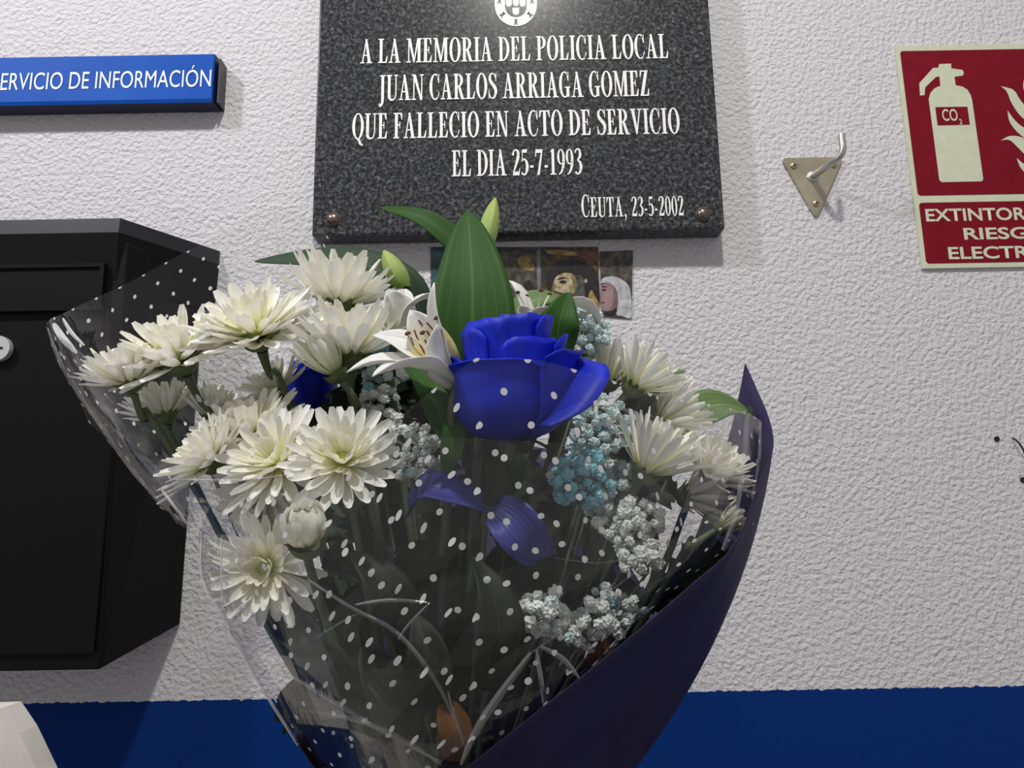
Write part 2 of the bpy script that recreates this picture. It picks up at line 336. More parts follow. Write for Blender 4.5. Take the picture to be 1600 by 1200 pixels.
# ------------------------------------------------------------------ lettering
class Glyphs:
    """condensed bold roman capitals and figures, drawn with thick and thin strokes; cap height 1"""
    T, t, s = 0.135, 0.056, 0.05
    def __init__(g): g.P = []
    def r(g, x0, y0, x1, y1): g.P.append([(x0, y0), (x1, y0), (x1, y1), (x0, y1)])
    def p(g, *pts): g.P.append(list(pts))
    def ring(g, cx, cy, rx, ry, tx, ty, a0=0, a1=360, n=28):
        pr = None
        for k in range(n + 1):
            a = radians(a0 + (a1 - a0) * k / n); o = (cx + rx * cos(a), cy + ry * sin(a)); i = (cx + (rx - tx) * cos(a), cy + (ry - ty) * sin(a))
            if pr: g.P.append([pr[0], o, i, pr[1]])
            pr = (o, i)
    def stroke(g, pts, ws, n=22):
        c = spline([(x, y, 0) for x, y in pts], n); wv = spline([(w_, 0, 0) for w_ in ws], n); pr = None
        for k in range(n):
            d = (c[min(k + 1, n - 1)] - c[max(k - 1, 0)]).normalized(); nn = Vector((-d.y, d.x, 0)) * wv[k].x / 2
            a, b = c[k] + nn, c[k] - nn
            if pr: g.P.append([(pr[0].x, pr[0].y), (a.x, a.y), (b.x, b.y), (pr[1].x, pr[1].y)])
            pr = (a, b)
    def sf(g, x0, x1, y, d=1): g.r(x0, min(y, y + d * g.s), x1, max(y, y + d * g.s))
    def stem(g, x, ser=(1, 1), e=0.07):
        g.r(x, 0, x + g.T, 1)
        if ser[0]: g.sf(x - e, x + g.T + e, 0)
        if ser[1]: g.sf(x - e, x + g.T + e, 1, -1)
    def draw(g, ch):
        T, t, s = g.T, g.t, g.s
        if ch == 'I': g.stem(.07); return .275
        if ch == 'L': g.stem(.07); g.r(.07, 0, .42, s); g.p((.34, s), (.42, 0), (.455, .29), (.42, .29)); return .47
        if ch in 'EF':
            g.stem(.07); g.r(.07, 1 - s, .40, 1); g.p((.32, 1 - s), (.385, .73), (.42, .73), (.41, 1)); g.r(.07, .49, .30, .49 + s); g.r(.285, .38, .32, .65)
            if ch == 'E': g.r(.07, 0, .42, s); g.p((.33, s), (.42, 0), (.45, .28), (.415, .28)); return .47
            return .44
        if ch == 'A':
            g.p((.065, 0), (.065 + t * 1.1, 0), (.29, .93), (.255, 1)); g.p((.22, 1), (.315, 1), (.52, 0), (.37, 0)); g.r(.14, .30, .40, .30 + s); g.sf(0, .20, 0); g.sf(.31, .585, 0); return .585
        if ch == 'V':
            g.p((.05, 1), (.2, 1), (.345, .1), (.265, 0)); g.p((.44, 1), (.50, 1), (.32, 0), (.265, 0)); g.sf(0, .27, 1, -1); g.sf(.36, .56, 1, -1); return .56
        if ch == 'M':
            g.r(.085, 0, .085 + t, 1); g.r(.545, 0, .545 + T, 1); g.p((.06, 1), (.20, 1), (.405, .12), (.345, 0)); g.p((.52, 1), (.60, 1), (.395, 0), (.345, 0))
            g.sf(0, .21, 0); g.sf(.475, .75, 0); g.sf(0, .2, 1, -1); g.sf(.53, .75, 1, -1); return .75
        if ch == 'N':
            g.r(.085, 0, .085 + t, 1); g.r(.47, 0, .47 + t, 1); g.p((.05, 1), (.20, 1), (.526, .0), (.44, -.02)); g.sf(0, .22, 0); g.sf(0, .18, 1, -1); g.sf(.40, .60, 1, -1); return .60
        if ch == 'O' or ch == 'Q':
            g.ring(.275, .5, .275, .52, T, .05)
            if ch == 'Q': g.stroke([(.24, .0), (.34, -.06), (.40, -.19), (.52, -.24)], [.05, .11, .10, .05], 12)
            return .55
        if ch in 'CG':
            g.ring(.28, .5, .28, .52, T, .05, 62, 300); g.r(.44, .64, .475, 1.0); g.p((.36, .95), (.475, .74), (.475, .64), (.44, .64))
            if ch == 'G': g.r(.36, .02, .36 + T, .42); g.sf(.28, .555, .42, -1); return .56
            g.p((.38, .02), (.475, .2), (.49, .3), (.46, .3)); return .51
        if ch == 'D': g.stem(.07, (0, 0)); g.sf(0, .22, 0); g.sf(0, .22, 1, -1); g.ring(.19, .5, .36, .5, T, .05, -90, 90, 18); return .55
        if ch in 'PR':
            g.stem(.07); g.r(.07, 1 - s, .24, 1); g.r(.07, .47, .24, .47 + s); g.ring(.22, .735, .25, .265, T, .05, -90, 90, 16)
            if ch == 'R': g.p((.22, .50), (.34, .50), (.52, .0), (.38, 0)); g.sf(.42, .57, 0); return .56
            return .48
        if ch == 'S':
            g.stroke([(.37, .80), (.31, .94), (.21, .985), (.11, .92), (.085, .76), (.16, .62), (.29, .49), (.365, .36), (.365, .2), (.29, .05), (.2, .015), (.11, .05), (.045, .22)], [.04, .05, .05, .09, .12, .14, .15, .14, .12, .08, .05, .05, .04], 40)
            g.r(.365, .68, .40, 1.0); g.r(.02, .0, .055, .33); return .43
        if ch == 'U': g.r(.07, .25, .07 + T, 1); g.r(.445, .25, .445 + t, 1); g.sf(0, .275, 1, -1); g.sf(.375, .57, 1, -1); g.stroke([(.137, .28), (.15, .10), (.27, .01), (.42, .08), (.473, .28)], [T, .13, .07, t, t]); return .57
        if ch == 'J': g.r(.11, .05, .11 + T, 1); g.sf(.04, .315, 1, -1); g.stroke([(.178, .08), (.165, -.1), (.10, -.22), (.02, -.20)], [T, .11, .06, .07], 12); g.ring(.04, -.17, .055, .06, .055, .06, 0, 360, 12); return .32
        if ch == 'T': g.r(.19, 0, .19 + T, 1); g.sf(.12, .395, 0); g.r(.02, 1 - s, .495, 1); g.p((.02, 1), (.0, .72), (.035, .72), (.11, 1 - s)); g.p((.495, 1), (.515, .72), (.48, .72), (.405, 1 - s)); return .515
        if ch == 'Z': g.r(.04, 1 - s, .42, 1); g.r(.02, 0, .43, s); g.p((.27, 1), (.42, 1), (.17, 0), (.02, 0)); g.p((.04, 1), (.02, .74), (.055, .74), (.12, 1 - s)); g.p((.43, 0), (.455, .28), (.42, .28), (.35, s)); return .46
        if ch == '0': g.ring(.2, .49, .2, .51, .115, .05); return .40
        if ch == '1': g.r(.11, 0, .11 + T, .98); g.sf(.03, .325, 0); g.p((.03, .84), (.11, .90), (.245, 1), (.11, .97)); return .35
        if ch == '2': g.stroke([(.05, .76), (.09, .92), (.2, .975), (.30, .90), (.31, .72), (.22, .45), (.09, .16), (.06, .09)], [.10, .07, .06, .11, .14, .11, .06, .05]); g.p((.03, 0), (.36, 0), (.40, .27), (.365, .27), (.33, .14), (.05, .14)); return .40
        if ch == '3': g.stroke([(.04, .82), (.1, .94), (.2, .975), (.29, .88), (.28, .68), (.15, .54)], [.05, .06, .06, .11, .12, .05]); g.stroke([(.15, .54), (.28, .46), (.325, .27), (.25, .07), (.13, .015), (.04, .10)], [.05, .10, .14, .09, .06, .10]); return .38
        if ch == '5': g.p((.07, .98), (.33, 1.0), (.30, .86), (.10, .86)); g.p((.07, .98), (.105, .98), (.085, .52), (.05, .52)); g.stroke([(.065, .55), (.17, .61), (.28, .52), (.32, .32), (.26, .09), (.14, .02), (.04, .10)], [.05, .07, .11, .14, .10, .06, .10]); return .38
        if ch == '7': g.p((.03, .98), (.39, .98), (.37, .84), (.05, .84)); g.p((.03, .98), (.0, .70), (.035, .70), (.08, .86)); g.p((.31, .9), (.385, .9), (.22, 0), (.10, 0)); return .39
        if ch == '9': g.ring(.19, .68, .19, .30, .11, .045); g.stroke([(.325, .70), (.31, .40), (.21, .12), (.06, .0)], [.12, .12, .09, .04]); return .39
        if ch == '-': g.r(.04, .28, .21, .37); return .25
        if ch == ',': g.ring(.09, .05, .06, .06, .06, .06, 0, 360, 12); g.stroke([(.12, .05), (.11, -.09), (.05, -.19)], [.07, .05, .02], 8); return .19
        return .24
    def line(g, text, small=None):
        x = 0; out = []
        for k, ch in enumerate(text):
            g.P = []; wd_ = g.draw(ch); sc = 1.0 if not small or k in small else 0.88
            out += [[(x + px * sc, py * sc) for px, py in q] for q in g.P]; x += wd_ * sc + (0.045 if ch != ' ' else 0)
        return out, x - .045
def text_roman(mb, text, pa, pb, Y, hpx, small=None):
    """text between two photo points on its baseline, set on the upright plane at Y"""
    A, B = W(*pa, Y), W(*pb, Y); z = (A.z + B.z) / 2; h = hpx * (W(pa[0], pa[1] - 1, Y) - A).z
    polys, wtot = Glyphs().line(text, small); k = (B.x - A.x) / wtot
    for n, q in enumerate(polys): mb.quad([(A.x + x * k, Y - (n % 9) * 4e-5, z + y * h) for x, y in q])
def text_sans(text, x0, x1, z0, h, Y, name, mat, parent, bold=0.0):
    """text in the plain built-in sans, fitted to a width and a cap height on the upright plane at Y"""
    cu = bpy.data.curves.new('text', 'FONT'); cu.body = text; cu.size = 1; cu.offset = bold; cu.resolution_u = 5
    to = bpy.data.objects.new('text', cu); COL.objects.link(to); bpy.context.view_layer.update()
    me = bpy.data.meshes.new_from_object(to.evaluated_get(bpy.context.evaluated_depsgraph_get()))
    bpy.data.objects.remove(to)
    xs = [v.co.x for v in me.vertices]; cap = 0.729
    kx = (x1 - x0) / (max(xs) - min(xs)); mn = min(xs); org = Vector(parent.location)
    if parent.parent: org += Vector(parent.parent.location)
    for v in me.vertices: v.co = Vector((x0 + (v.co.x - mn) * kx, Y, z0 + v.co.y * h / cap)) - org
    me.materials.clear(); me.materials.append(mat)
    o = bpy.data.objects.new(name, me); COL.objects.link(o); o.parent = parent; return o

# ------------------------------------------------------------------ memorial plaque
PF = -0.030
pl = thing('memorial_plaque', (0.0105, -0.001, 1.7307), 'large dark granite memorial plaque with white roman lettering on the wall', 'plaque')
m = MB(); m.box((-0.2235, PF, 1.7307), (0.2440, -0.001, 2.07)); m.build('slab', M['granite'], pl, weld=True, bevel=0.0025)
PT = PF - 0.0006
for txt, a, b, h, sm in (('A LA MEMORIA DEL POLICIA LOCAL', (563, 99), (1045, 91), 38, None), ('JUAN CARLOS ARRIAGA GOMEZ', (592, 157), (1015, 150), 40, None),
                         ('QUE FALLECIO EN ACTO DE SERVICIO', (550, 217), (1063, 209), 40, None), ('EL DIA 25-7-1993', (706, 276), (910, 272), 41, None),
                         ('CEUTA, 23-5-2002', (909, 340), (1069, 336), 35, (0, 5, 6))):
    m = MB(); text_roman(m, txt, a, b, PT, h, sm); m.build('lettering', M['white_paint'], pl)
def ushape(cx, ytop, hw, ybot, n=14):
    """outline of a shield with a round foot, in photo pixels"""
    cy = ybot - hw
    return [(cx + hw * cos(a), cy + hw * sin(a)) for a in [pi * k / n for k in range(n + 1)]] + [(cx - hw, ytop), (cx + hw, ytop)]
m = MB()
q = lambda pts, Y: [W(x, y, Y) for x, y in pts]
m.quad(q(ushape(806, -50, 33, 41), PT)[::-1], mi=0)
m.quad(q(ushape(806, -34, 17, 26.5), PT - .0002)[::-1], mi=1)
for cx, yt, hw, yb in ((795, -6, 4.6, 10.5), (806, -6, 4.6, 9.5), (816.5, -6, 4.6, 10.5), (806, 12, 5.2, 23.5), (795, -28, 4.6, -11), (816, -28, 4.6, -11)):
    m.quad(q(ushape(cx, yt, hw, yb, 8), PT - .0004)[::-1], mi=0)
for cx, cy, an in ((806, 34, 0), (785, 22.5, 48), (828, 22.5, -48), (780.5, 1, 10), (831, 1, -10), (780.5, -25, 0), (831, -25, 0)):
    for pts in ([(-2.6, -4.2), (2.6, -4.2), (2.2, -2.6), (-2.2, -2.6)], [(-1.6, -4), (1.6, -4), (1.6, 1), (-1.6, 1)], [(-1.6, 0.4), (0.2, 0.4), (-1.4, 4.4), (-3.2, 4.4)], [(-0.2, 0.4), (1.6, 0.4), (3.2, 4.4), (1.4, 4.4)]):
        c, s_ = cos(radians(an)), sin(radians(an))
        m.quad(q([(cx + x * c - y * s_, cy + x * s_ + y * c) for x, y in pts], PT - .0004)[::-1], mi=1)
m.build('emblem', [M['white_paint'], M['granite']], pl)
for px, py in ((521, 343), (1098, 335)):
    m = MB(); c = W(px, py, PF); m.dome(c, (0, -1, 0), 0.0076, 0.0065, 36, 6, flute=0.05); m.tube([c, c + Vector((0, -.0015, 0))], 0.0082, 24); m.build('stud', M['bronze'], pl)

# ------------------------------------------------------------------ blue information sign
sg = thing('information_sign', (-0.5, -0.001, 1.9024), 'long blue sign with white capitals high on the wall at the left', 'sign')
xr = -0.3440; z0, z1 = 1.9030, 1.9655; xl = -0.66
m = MB()
fr = [(xl, -.022, z0), (xr - .004, -.022, z0), (xr - .004, -.022, z1), (xl, -.022, z1)]
bk = [(xl, -.001, z0), (xr, -.001, z0), (xr, -.001, z1 - 0.002), (xl, -.001, z1)]
m.prism(fr, bk); m.build('body', M['sign_edge'], sg)
m = MB(); m.prism([(xl, -.024, z0 + .004), (xr - .0052, -.024, z0 + .004), (xr - .0052, -.024, z1 - .0005), (xl, -.024, z1 - .0005)], [(xl, -.0222, z0), (xr - .0042, -.0222, z0), (xr - .0042, -.0222, z1), (xl, -.0222, z1)])
m.build('face', M['blue_sign'], sg)
a, b = W(-13, 141, -.0246), W(329, 135, -.0246); hh = (W(331, 107, -.0246) - b).z
text_sans('SERVICIO DE INFORMACIÓN', a.x, b.x, (a.z + b.z) / 2, hh, -.0246, 'lettering', M['sign_white'], sg, 0.0)
m = MB(); m.box((xr + .0002, -.020, z0 + .001), (xr + .0022, -.001, z1 - .004)); m.build('end_cap', M['sign_side'], sg)

# ------------------------------------------------------------------ extinguisher sign
EX = -0.0035
es = thing('extinguisher_sign', (0.575, -0.0005, 1.6885), 'red and pale green fire extinguisher sign on the wall at the right', 'sign')
m = MB(); m.box((0.4755, EX, 1.6887), (0.6790, -0.0005, 1.9738)); m.build('board', M['lumin'], es)
def rrect(x0, z0, x1, z1, r, n=5):
    out = []
    for cx, cz, a0 in ((x1 - r, z0 + r, -90), (x1 - r, z1 - r, 0), (x0 + r, z1 - r, 90), (x0 + r, z0 + r, 180)):
        out += [(cx + r * cos(radians(a0 + 90 * k / n)), cz + r * sin(radians(a0 + 90 * k / n))) for k in range(n + 1)]
    return out
flat = lambda pts, Y: [(x, Y, z) for x, z in pts]
zA = W(1412, 80, EX).z; zB = W(1432, 306, EX).z; zC = W(1437, 317, EX).z; zD = W(1449, 412, EX).z
x0 = 0.4805; x1 = 0.6740
m = MB(); m.quad(flat(rrect(x0, zB, x1, zA, .004), EX - .0003)); m.build('red_panel', M['red'], es)
m = MB(); m.quad(flat(rrect(x0, zD, x1, zC, .004), EX - .0003)); m.build('red_panel', M['red'], es)
C4 = lambda pts, Y=EX - .0006: [W(1380 + x / 3, 40 + y / 3, Y) for x, y in pts]
m = MB()
m.quad(C4([(262, 180), (318, 178), (320, 200), (372, 208), (378, 220), (374, 234), (334, 240), (340, 282), (268, 284), (264, 240), (248, 240)])[::-1])
m.quad(C4([(234, 198), (264, 198), (262, 238), (246, 242), (197, 290), (194, 326), (172, 328), (169, 270)], EX - .00075)[::-1])
m.quad(C4([(262, 284), (342, 280), (372, 286), (395, 300), (410, 325), (417, 350), (469, 718), (464, 730), (274, 734), (263, 724), (213, 345), (222, 315), (240, 294)], EX - .00068)[::-1])
m.build('extinguisher_pictogram', M['lumin'], es)
m = MB(); m.quad(C4([(244, 382), (395, 380), (406, 464), (255, 468)], EX - .0009)[::-1]); m.build('label_panel', M['red'], es)
a, b = C4([(280, 446), (352, 446)], EX - .0012); text_sans('CO', a.x, b.x, a.z, .0158, EX - .0012, 'lettering', M['lumin'], es, 0.012)
a, b = C4([(358, 462), (372, 462)], EX - .0012); text_sans('2', a.x, b.x, a.z, .0068, EX - .0012, 'lettering', M['lumin'], es, 0.012)
m = MB(); fx = lambda pts: [W(1380 + x / 3, 40 + y / 3, EX - .0006) for x, y in pts]
def blade(pts_l, pts_r):
    L_, R_ = spline([(x, y, 0) for x, y in pts_l], 10), spline([(x, y, 0) for x, y in pts_r], 10)
    m.grid([fx([(v.x, v.y) for v in L_]), fx([(v.x, v.y) for v in R_])], smooth=False)
blade([(550, 284), (580, 310), (600, 360), (640, 420), (700, 470)], [(550, 284), (610, 300), (640, 345), (670, 380), (720, 420)])
blade([(583, 397), (590, 445), (620, 490), (660, 525), (720, 560)], [(583, 397), (610, 435), (640, 465), (680, 490), (740, 520)])
blade([(550, 540), (590, 535), (630, 570), (670, 610), (730, 650)], [(550, 540), (590, 518), (640, 520), (690, 545), (750, 590)])
blade([(626, 620), (640, 660), (665, 690), (700, 715), (760, 730)], [(626, 620), (655, 645), (690, 660), (720, 670), (780, 690)])
blade([(660, 250), (656, 290), (672, 330), (700, 370), (760, 420)], [(660, 250), (690, 300), (720, 330), (750, 350), (800, 380)])
m.quad(fx([(700, 420), (850, 380), (960, 470), (960, 700), (880, 735), (760, 730), (700, 650)])[::-1])
m.build('flame_pictogram', M['lumin'], es)
cx = W(1573, 370, EX).x
for t, px, py, h in (('EXTINTOR PARA', 1447.5, 345.5, 22), ('RIESGO', 1507, 374, 20.5), ('ELECTRICO', 1483, 404.5, 21)):
    a = W(px, py, EX - .0006); text_sans(t, a.x, 2 * cx - a.x, a.z, h * PXM(EX) * 1.0, EX - .0006, 'lettering', M['lumin'], es, 0.022)

# ------------------------------------------------------------------ wall hook
hk = thing('wall_hook', W(1272, 275, 0), 'bare metal hook on a triangular plate right of the granite plaque', 'hook')
def tri(pts, r, Y, n=5):
    P3 = [W(x, y, Y) for x, y in pts]; out = []
    for k in range(3):
        p, a, b = P3[k], (P3[k - 1] - P3[k]).normalized(), (P3[(k + 1) % 3] - P3[k]).normalized()
        d = r / math.tan(a.angle(b) / 2)
        out += bez(p + a * d, p, p + b * d, n)
    return out
tp = [(1221, 247), (1318, 245), (1276, 342)]
m = MB(); m.prism(tri(tp, .004, -.0035)[::-1], [p + Vector((0, .003, 0)) for p in tri(tp, .004, -.0035)[::-1]]); m.build('plate', M['zinc_yellow'], hk)
for px, py in ((1240, 259), (1303, 258), (1275, 318)):
    c = W(px, py, -.0035); m = MB(); m.dome(c, (0, -1, 0), .0042, .0026, 14, 4); sc = m.build('screw', M['screw'], hk)
    m = MB(); cc = c + Vector((0, -.0027, 0)); m.box(cc - Vector((.0017, .0004, .0004)), cc + Vector((.0017, .0001, .0004))); m.box(cc - Vector((.0004, .0004, .0017)), cc + Vector((.0004, .0001, .0017))); m.build('slot', M['hole'], sc)
p = [W(1268, 277, -.003), W(1285, 265, -.022), W(1303, 252, -.040), W(1313, 243, -.047), W(1317, 233, -.050), W(1316, 222, -.050), W(1315, 210, -.050)]
m = MB(); m.tube(spline(p, 22), .0038, 12); m.build('hook_rod', M['zinc'], hk)
m = MB(); m.dome(W(1270, 276, -.0035), (0, -1, 0), .0075, .003, 16, 4); m.build('weld', M['zinc'], hk)

# ------------------------------------------------------------------ black mailbox
mbx = thing('mailbox', (-0.55, -0.001, 1.285), 'black metal wall mailbox with chamfered sides behind the bouquet', 'mailbox')
XL = -0.76
def half_oct(xf, xb, yf, z, xl=XL): return [(xl - (xb - xf), -.001, z), (xl, yf, z), (xf, yf, z), (xb, -.001, z)]
m = MB()
bt = half_oct(-0.3885, -0.3570, -.100, 1.2790); bt[0] = (*bt[0][:2], 1.308); bt[3] = (*bt[3][:2], 1.308)
tpz = half_oct(-0.3960, -0.3520, -.096, 1.70)
m.prism(bt, tpz); m.build('body', M['black_metal'], mbx, weld=True, bevel=.002)
m = MB()
h0 = half_oct(-0.4035, -0.3375, -.1005, 1.7255); h1 = half_oct(-0.4035, -0.3375, -.1020, 1.7095); h2 = half_oct(-0.4050, -0.3400, -.096, 1.655)
m.quad(h0); m.quad(h2[::-1])
for a, b in ((h0, h1), (h1, h2)):
    for k in range(4): m.quad([a[k], b[k], b[(k + 1) % 4], a[(k + 1) % 4]], mi=0 if a is h0 else 1)
m.build('hood', [M['black_lit_lip'], M['black_metal']], mbx)
# recessed letter flap and its raised frame
f0, f1 = W(-120, 484, -.100), W(159, 418, -.100)
m = MB()
for lo, hi in (((f0.x, -.103, f0.z - .004), (f1.x, -.098, f0.z)), ((f0.x, -.103, f1.z), (f1.x, -.098, f1.z + .004)), ((f1.x, -.103, f0.z - .004), (f1.x + .004, -.098, f1.z + .004))): m.box(lo, hi)
m.build('flap_frame', M['black_metal'], mbx, bevel=.001)
m = MB(); m.box((f0.x, -.1005, f0.z), (f1.x, -.095, f1.z)); m.build('letter_flap', M['black_metal'], mbx)
m = MB(); xa = W(152, 900, -.1).x; m.box((-0.76, -.1035, 1.295), (xa + .004, -.099, 1.60)); m.build('door', M['black_metal'], mbx, bevel=.002)
c = W(1, 546, -.104); m = MB(); m.tube([c, c + Vector((0, -.006, 0))], .0128, 28); lk = m.build('lock', M['chrome'], mbx, bevel=.001)
m = MB(); cc = c + Vector((0, -.0062, 0)); m.box(cc - Vector((.006, .0004, .0011)), cc + Vector((.006, .0001, .0011))); m.build('keyhole', M['hole'], lk)

# ------------------------------------------------------------------ small prints stuck under the plaque
def card_mat(name, cols, scale):
    mm, nt, b = nodes(name); tc = mk(nt, 'ShaderNodeTexCoord'); n = mk(nt, 'ShaderNodeTexNoise'); n.inputs['Scale'].default_value = scale; n.inputs['Detail'].default_value = 4
    nt.links.new(tc.outputs['Object'], n.inputs['Vector']); k = len(cols)
    r = ramp(nt, [(0.32 + 0.36 * i / (k - 1), c) for i, c in enumerate(cols)]); nt.links.new(n.outputs[0], r.inputs[0]); nt.links.new(r.outputs[0], b.inputs['Base Color'])
    b.inputs['Roughness'].default_value = 0.32; return mm
CM = {k: card_mat('print_' + k, c, s) for k, c, s in (
    ('bg_gold', [(.012, .010, .008), (.05, .034, .015), (.17, .11, .04)], 90), ('bg_dark', [(.015, .014, .012), (.06, .052, .04), (.13, .11, .08)], 110),
    ('teal', [(.01, .02, .025), (.03, .07, .085), (.10, .19, .21)], 45), ('hair', [(.006, .005, .005), (.022, .018, .015)], 200),
    ('face', [(.20, .14, .06), (.40, .32, .18), (.55, .48, .33)], 170), ('rosy', [(.25, .15, .15), (.36, .25, .25)], 70), ('rosyshade', [(.15, .08, .08), (.22, .14, .14)], 80), ('shade', [(.13, .09, .04), (.25, .18, .09)], 150), ('rust', [(.10, .035, .02), (.18, .07, .04)], 80), ('beard', [(.02, .02, .02), (.10, .10, .10)], 170),
    ('gold', [(.15, .09, .02), (.42, .30, .10)], 100), ('veil', [(.30, .30, .30), (.58, .58, .58)], 130), ('grey', [(.10, .11, .12), (.22, .24, .25)], 40), ('lip', [(.20, .05, .05), (.25, .07, .06)], 50))}
def card(name, label, quadpx, Y, shapes):
    base = W((quadpx[2][0] + quadpx[3][0]) / 2, quadpx[2][1], Y)
    mats = []; m = MB()
    def mi(k):
        if CM[k] not in mats: mats.append(CM[k])
        return mats.index(CM[k])
    f = [W(x, y, Y) for x, y in quadpx]; m.prism(f[::-1], [p + Vector((0, .0004, 0)) for p in f[::-1]], mi=mi(shapes[0]))
    for k, (c, pts) in enumerate(shapes[1:]):
        sp_ = spline([(x, y, 0) for x, y in pts + pts[:1]], len(pts) * 4)[:-1]
        m.quad([W(660 + v.x / 4.706, 380 + v.y / 4.706, Y - .00006 * (k + 1)) for v in sp_][::-1], mi=mi(c))
    o = m.build(name, mats); tag(o, label, 'photo', 'devotional prints taped below the plaque'); top(o, base)
card('photo_print', 'dark teal and brown print under the plaque, mostly hidden by the tall leaf', [(673, 386), (845, 386), (845, 505), (673, 505)], -.0015,
     ['teal', ('bg_dark', [(545, 45), (800, 40), (855, 90), (870, 240), (840, 370), (560, 380), (530, 200)]), ('gold', [(700, 110), (760, 90), (800, 130), (830, 190), (760, 200), (710, 160)]),
      ('hair', [(745, 290), (790, 270), (820, 330), (800, 370), (750, 365)]), ('grey', [(840, 60), (870, 60), (870, 330), (845, 330)])])
card('photo_print', 'print of a bearded dark-haired statue in a gold robe under the plaque', [(845, 386), (934, 386), (938, 507), (845, 507)], -.0024,
     ['bg_gold', ('gold', [(905, 52), (1000, 47), (1100, 60), (1180, 80), (1100, 92), (1000, 84), (930, 78)]), ('rust', [(1120, 60), (1200, 55), (1290, 75), (1290, 140), (1230, 130), (1170, 110)]),
      ('face', [(962, 300), (975, 258), (1000, 235), (1050, 218), (1105, 228), (1132, 275), (1142, 330), (1120, 362), (1085, 372), (1050, 366), (1020, 362), (985, 352), (960, 335)]),
      ('shade', [(1085, 232), (1120, 240), (1140, 290), (1146, 340), (1118, 366), (1108, 320), (1100, 275)]), ('shade', [(962, 302), (972, 290), (980, 312), (978, 338), (962, 334)]),
      ('hair', [(990, 268), (1010, 254), (1040, 250), (1062, 257), (1040, 262), (1012, 268)]), ('hair', [(1004, 284), (1022, 274), (1046, 274), (1060, 284), (1040, 294), (1018, 294)]),
      ('hair', [(905, 268), (915, 220), (945, 175), (990, 142), (1060, 122), (1140, 126), (1210, 150), (1262, 190), (1292, 240), (1302, 320), (1300, 440), (1262, 360), (1225, 340), (1205, 300), (1170, 245), (1110, 226), (1050, 212), (995, 228), (968, 262), (952, 312), (936, 338), (915, 318)]),
      ('beard', [(1128, 240), (1160, 236), (1185, 270), (1196, 330), (1196, 430), (1166, 478), (1135, 490), (1116, 450), (1108, 396), (1128, 350), (1142, 300)]),
      ('hair', [(1180, 300), (1230, 330), (1222, 400), (1205, 480), (1170, 500), (1186, 430), (1196, 360)]), ('face', [(1190, 268), (1204, 262), (1214, 276), (1204, 292), (1192, 286)]),
      ('gold', [(1208, 430), (1222, 380), (1242, 345), (1268, 385), (1296, 440), (1306, 520), (1300, 590), (1262, 596), (1225, 590), (1204, 510)])])
card('photo_print', 'print of a rosy-faced statue in a white lace veil, rightmost under the plaque', [(937, 393), (989, 391), (987, 498), (941, 494)], -.0016,
     ['bg_dark', ('veil', [(1312, 296), (1322, 262), (1360, 246), (1420, 246), (1480, 276), (1520, 320), (1535, 400), (1535, 545), (1470, 535), (1425, 520), (1440, 420), (1420, 330), (1370, 292)]),
      ('rosy', [(1310, 330), (1324, 306), (1370, 294), (1410, 316), (1434, 360), (1438, 420), (1424, 470), (1388, 502), (1350, 505), (1322, 488), (1312, 440), (1304, 400)]),
      ('rosyshade', [(1400, 312), (1432, 352), (1438, 420), (1424, 470), (1388, 502), (1366, 500), (1400, 450), (1408, 380)]),
      ('hair', [(1316, 322), (1334, 314), (1356, 322), (1336, 324)]), ('hair', [(1318, 342), (1334, 336), (1352, 344), (1336, 352)]), ('lip', [(1312, 436), (1326, 428), (1344, 436), (1328, 446)]),
      ('hair', [(1340, 500), (1388, 498), (1424, 474), (1428, 505), (1398, 530), (1352, 525)])])

# ------------------------------------------------------------------ small marks on the wall, pale board at the lower left
for px, py, lb in ((1557, 686, 'small black plug hole in the wall, left of the bent wire'), (1598, 750, 'small black plug hole in the wall, below the bent wire')):
    c = W(px, py, 0); m = MB(); m.tube([c + Vector((0, -.0012, 0)), c + Vector((0, .004, 0))], .0030, 14); o = m.build('wall_plug', M['hole']); tag(o, lb, 'wall plug', 'plug holes in the wall'); top(o, c)
m = MB(); m.tube(spline([W(1582, 684, -.001), W(1590, 690, -.006), W(1598, 701, -.006), W(1602, 712, -.001)], 10), .0009, 6); o = m.build('wire', M['hole']); tag(o, 'short bent dark wire poking from the wall at the right', 'wire'); top(o, W(1582, 684, 0))
p0, p1, p2 = W(-160, 1112, -.30), W(4, 1106, -.30), W(75, 1240, -.30); f = [p0, p1, W(30, 1145, -.30), p2, Vector((p2.x, p2.y, 0.001)), Vector((p0.x, p0.y, 0.001))]
m = MB(); m.prism(f[::-1], [p + Vector((0, .02, 0)) for p in f[::-1]]); o = m.build('board', M['pale_board']); tag(o, 'pale streaked board edge in the bottom left corner below the mailbox', 'board'); top(o, Vector(((p0.x + p2.x) / 2, -.29, 0.001)))

# ================================================================== the bouquet
NECK = W(700, 1430, -.33)
def neck_pt(rnd, r=.016): return NECK + Vector((rnd.uniform(-r, r), rnd.uniform(-r, r), rnd.uniform(-.02, .03)))

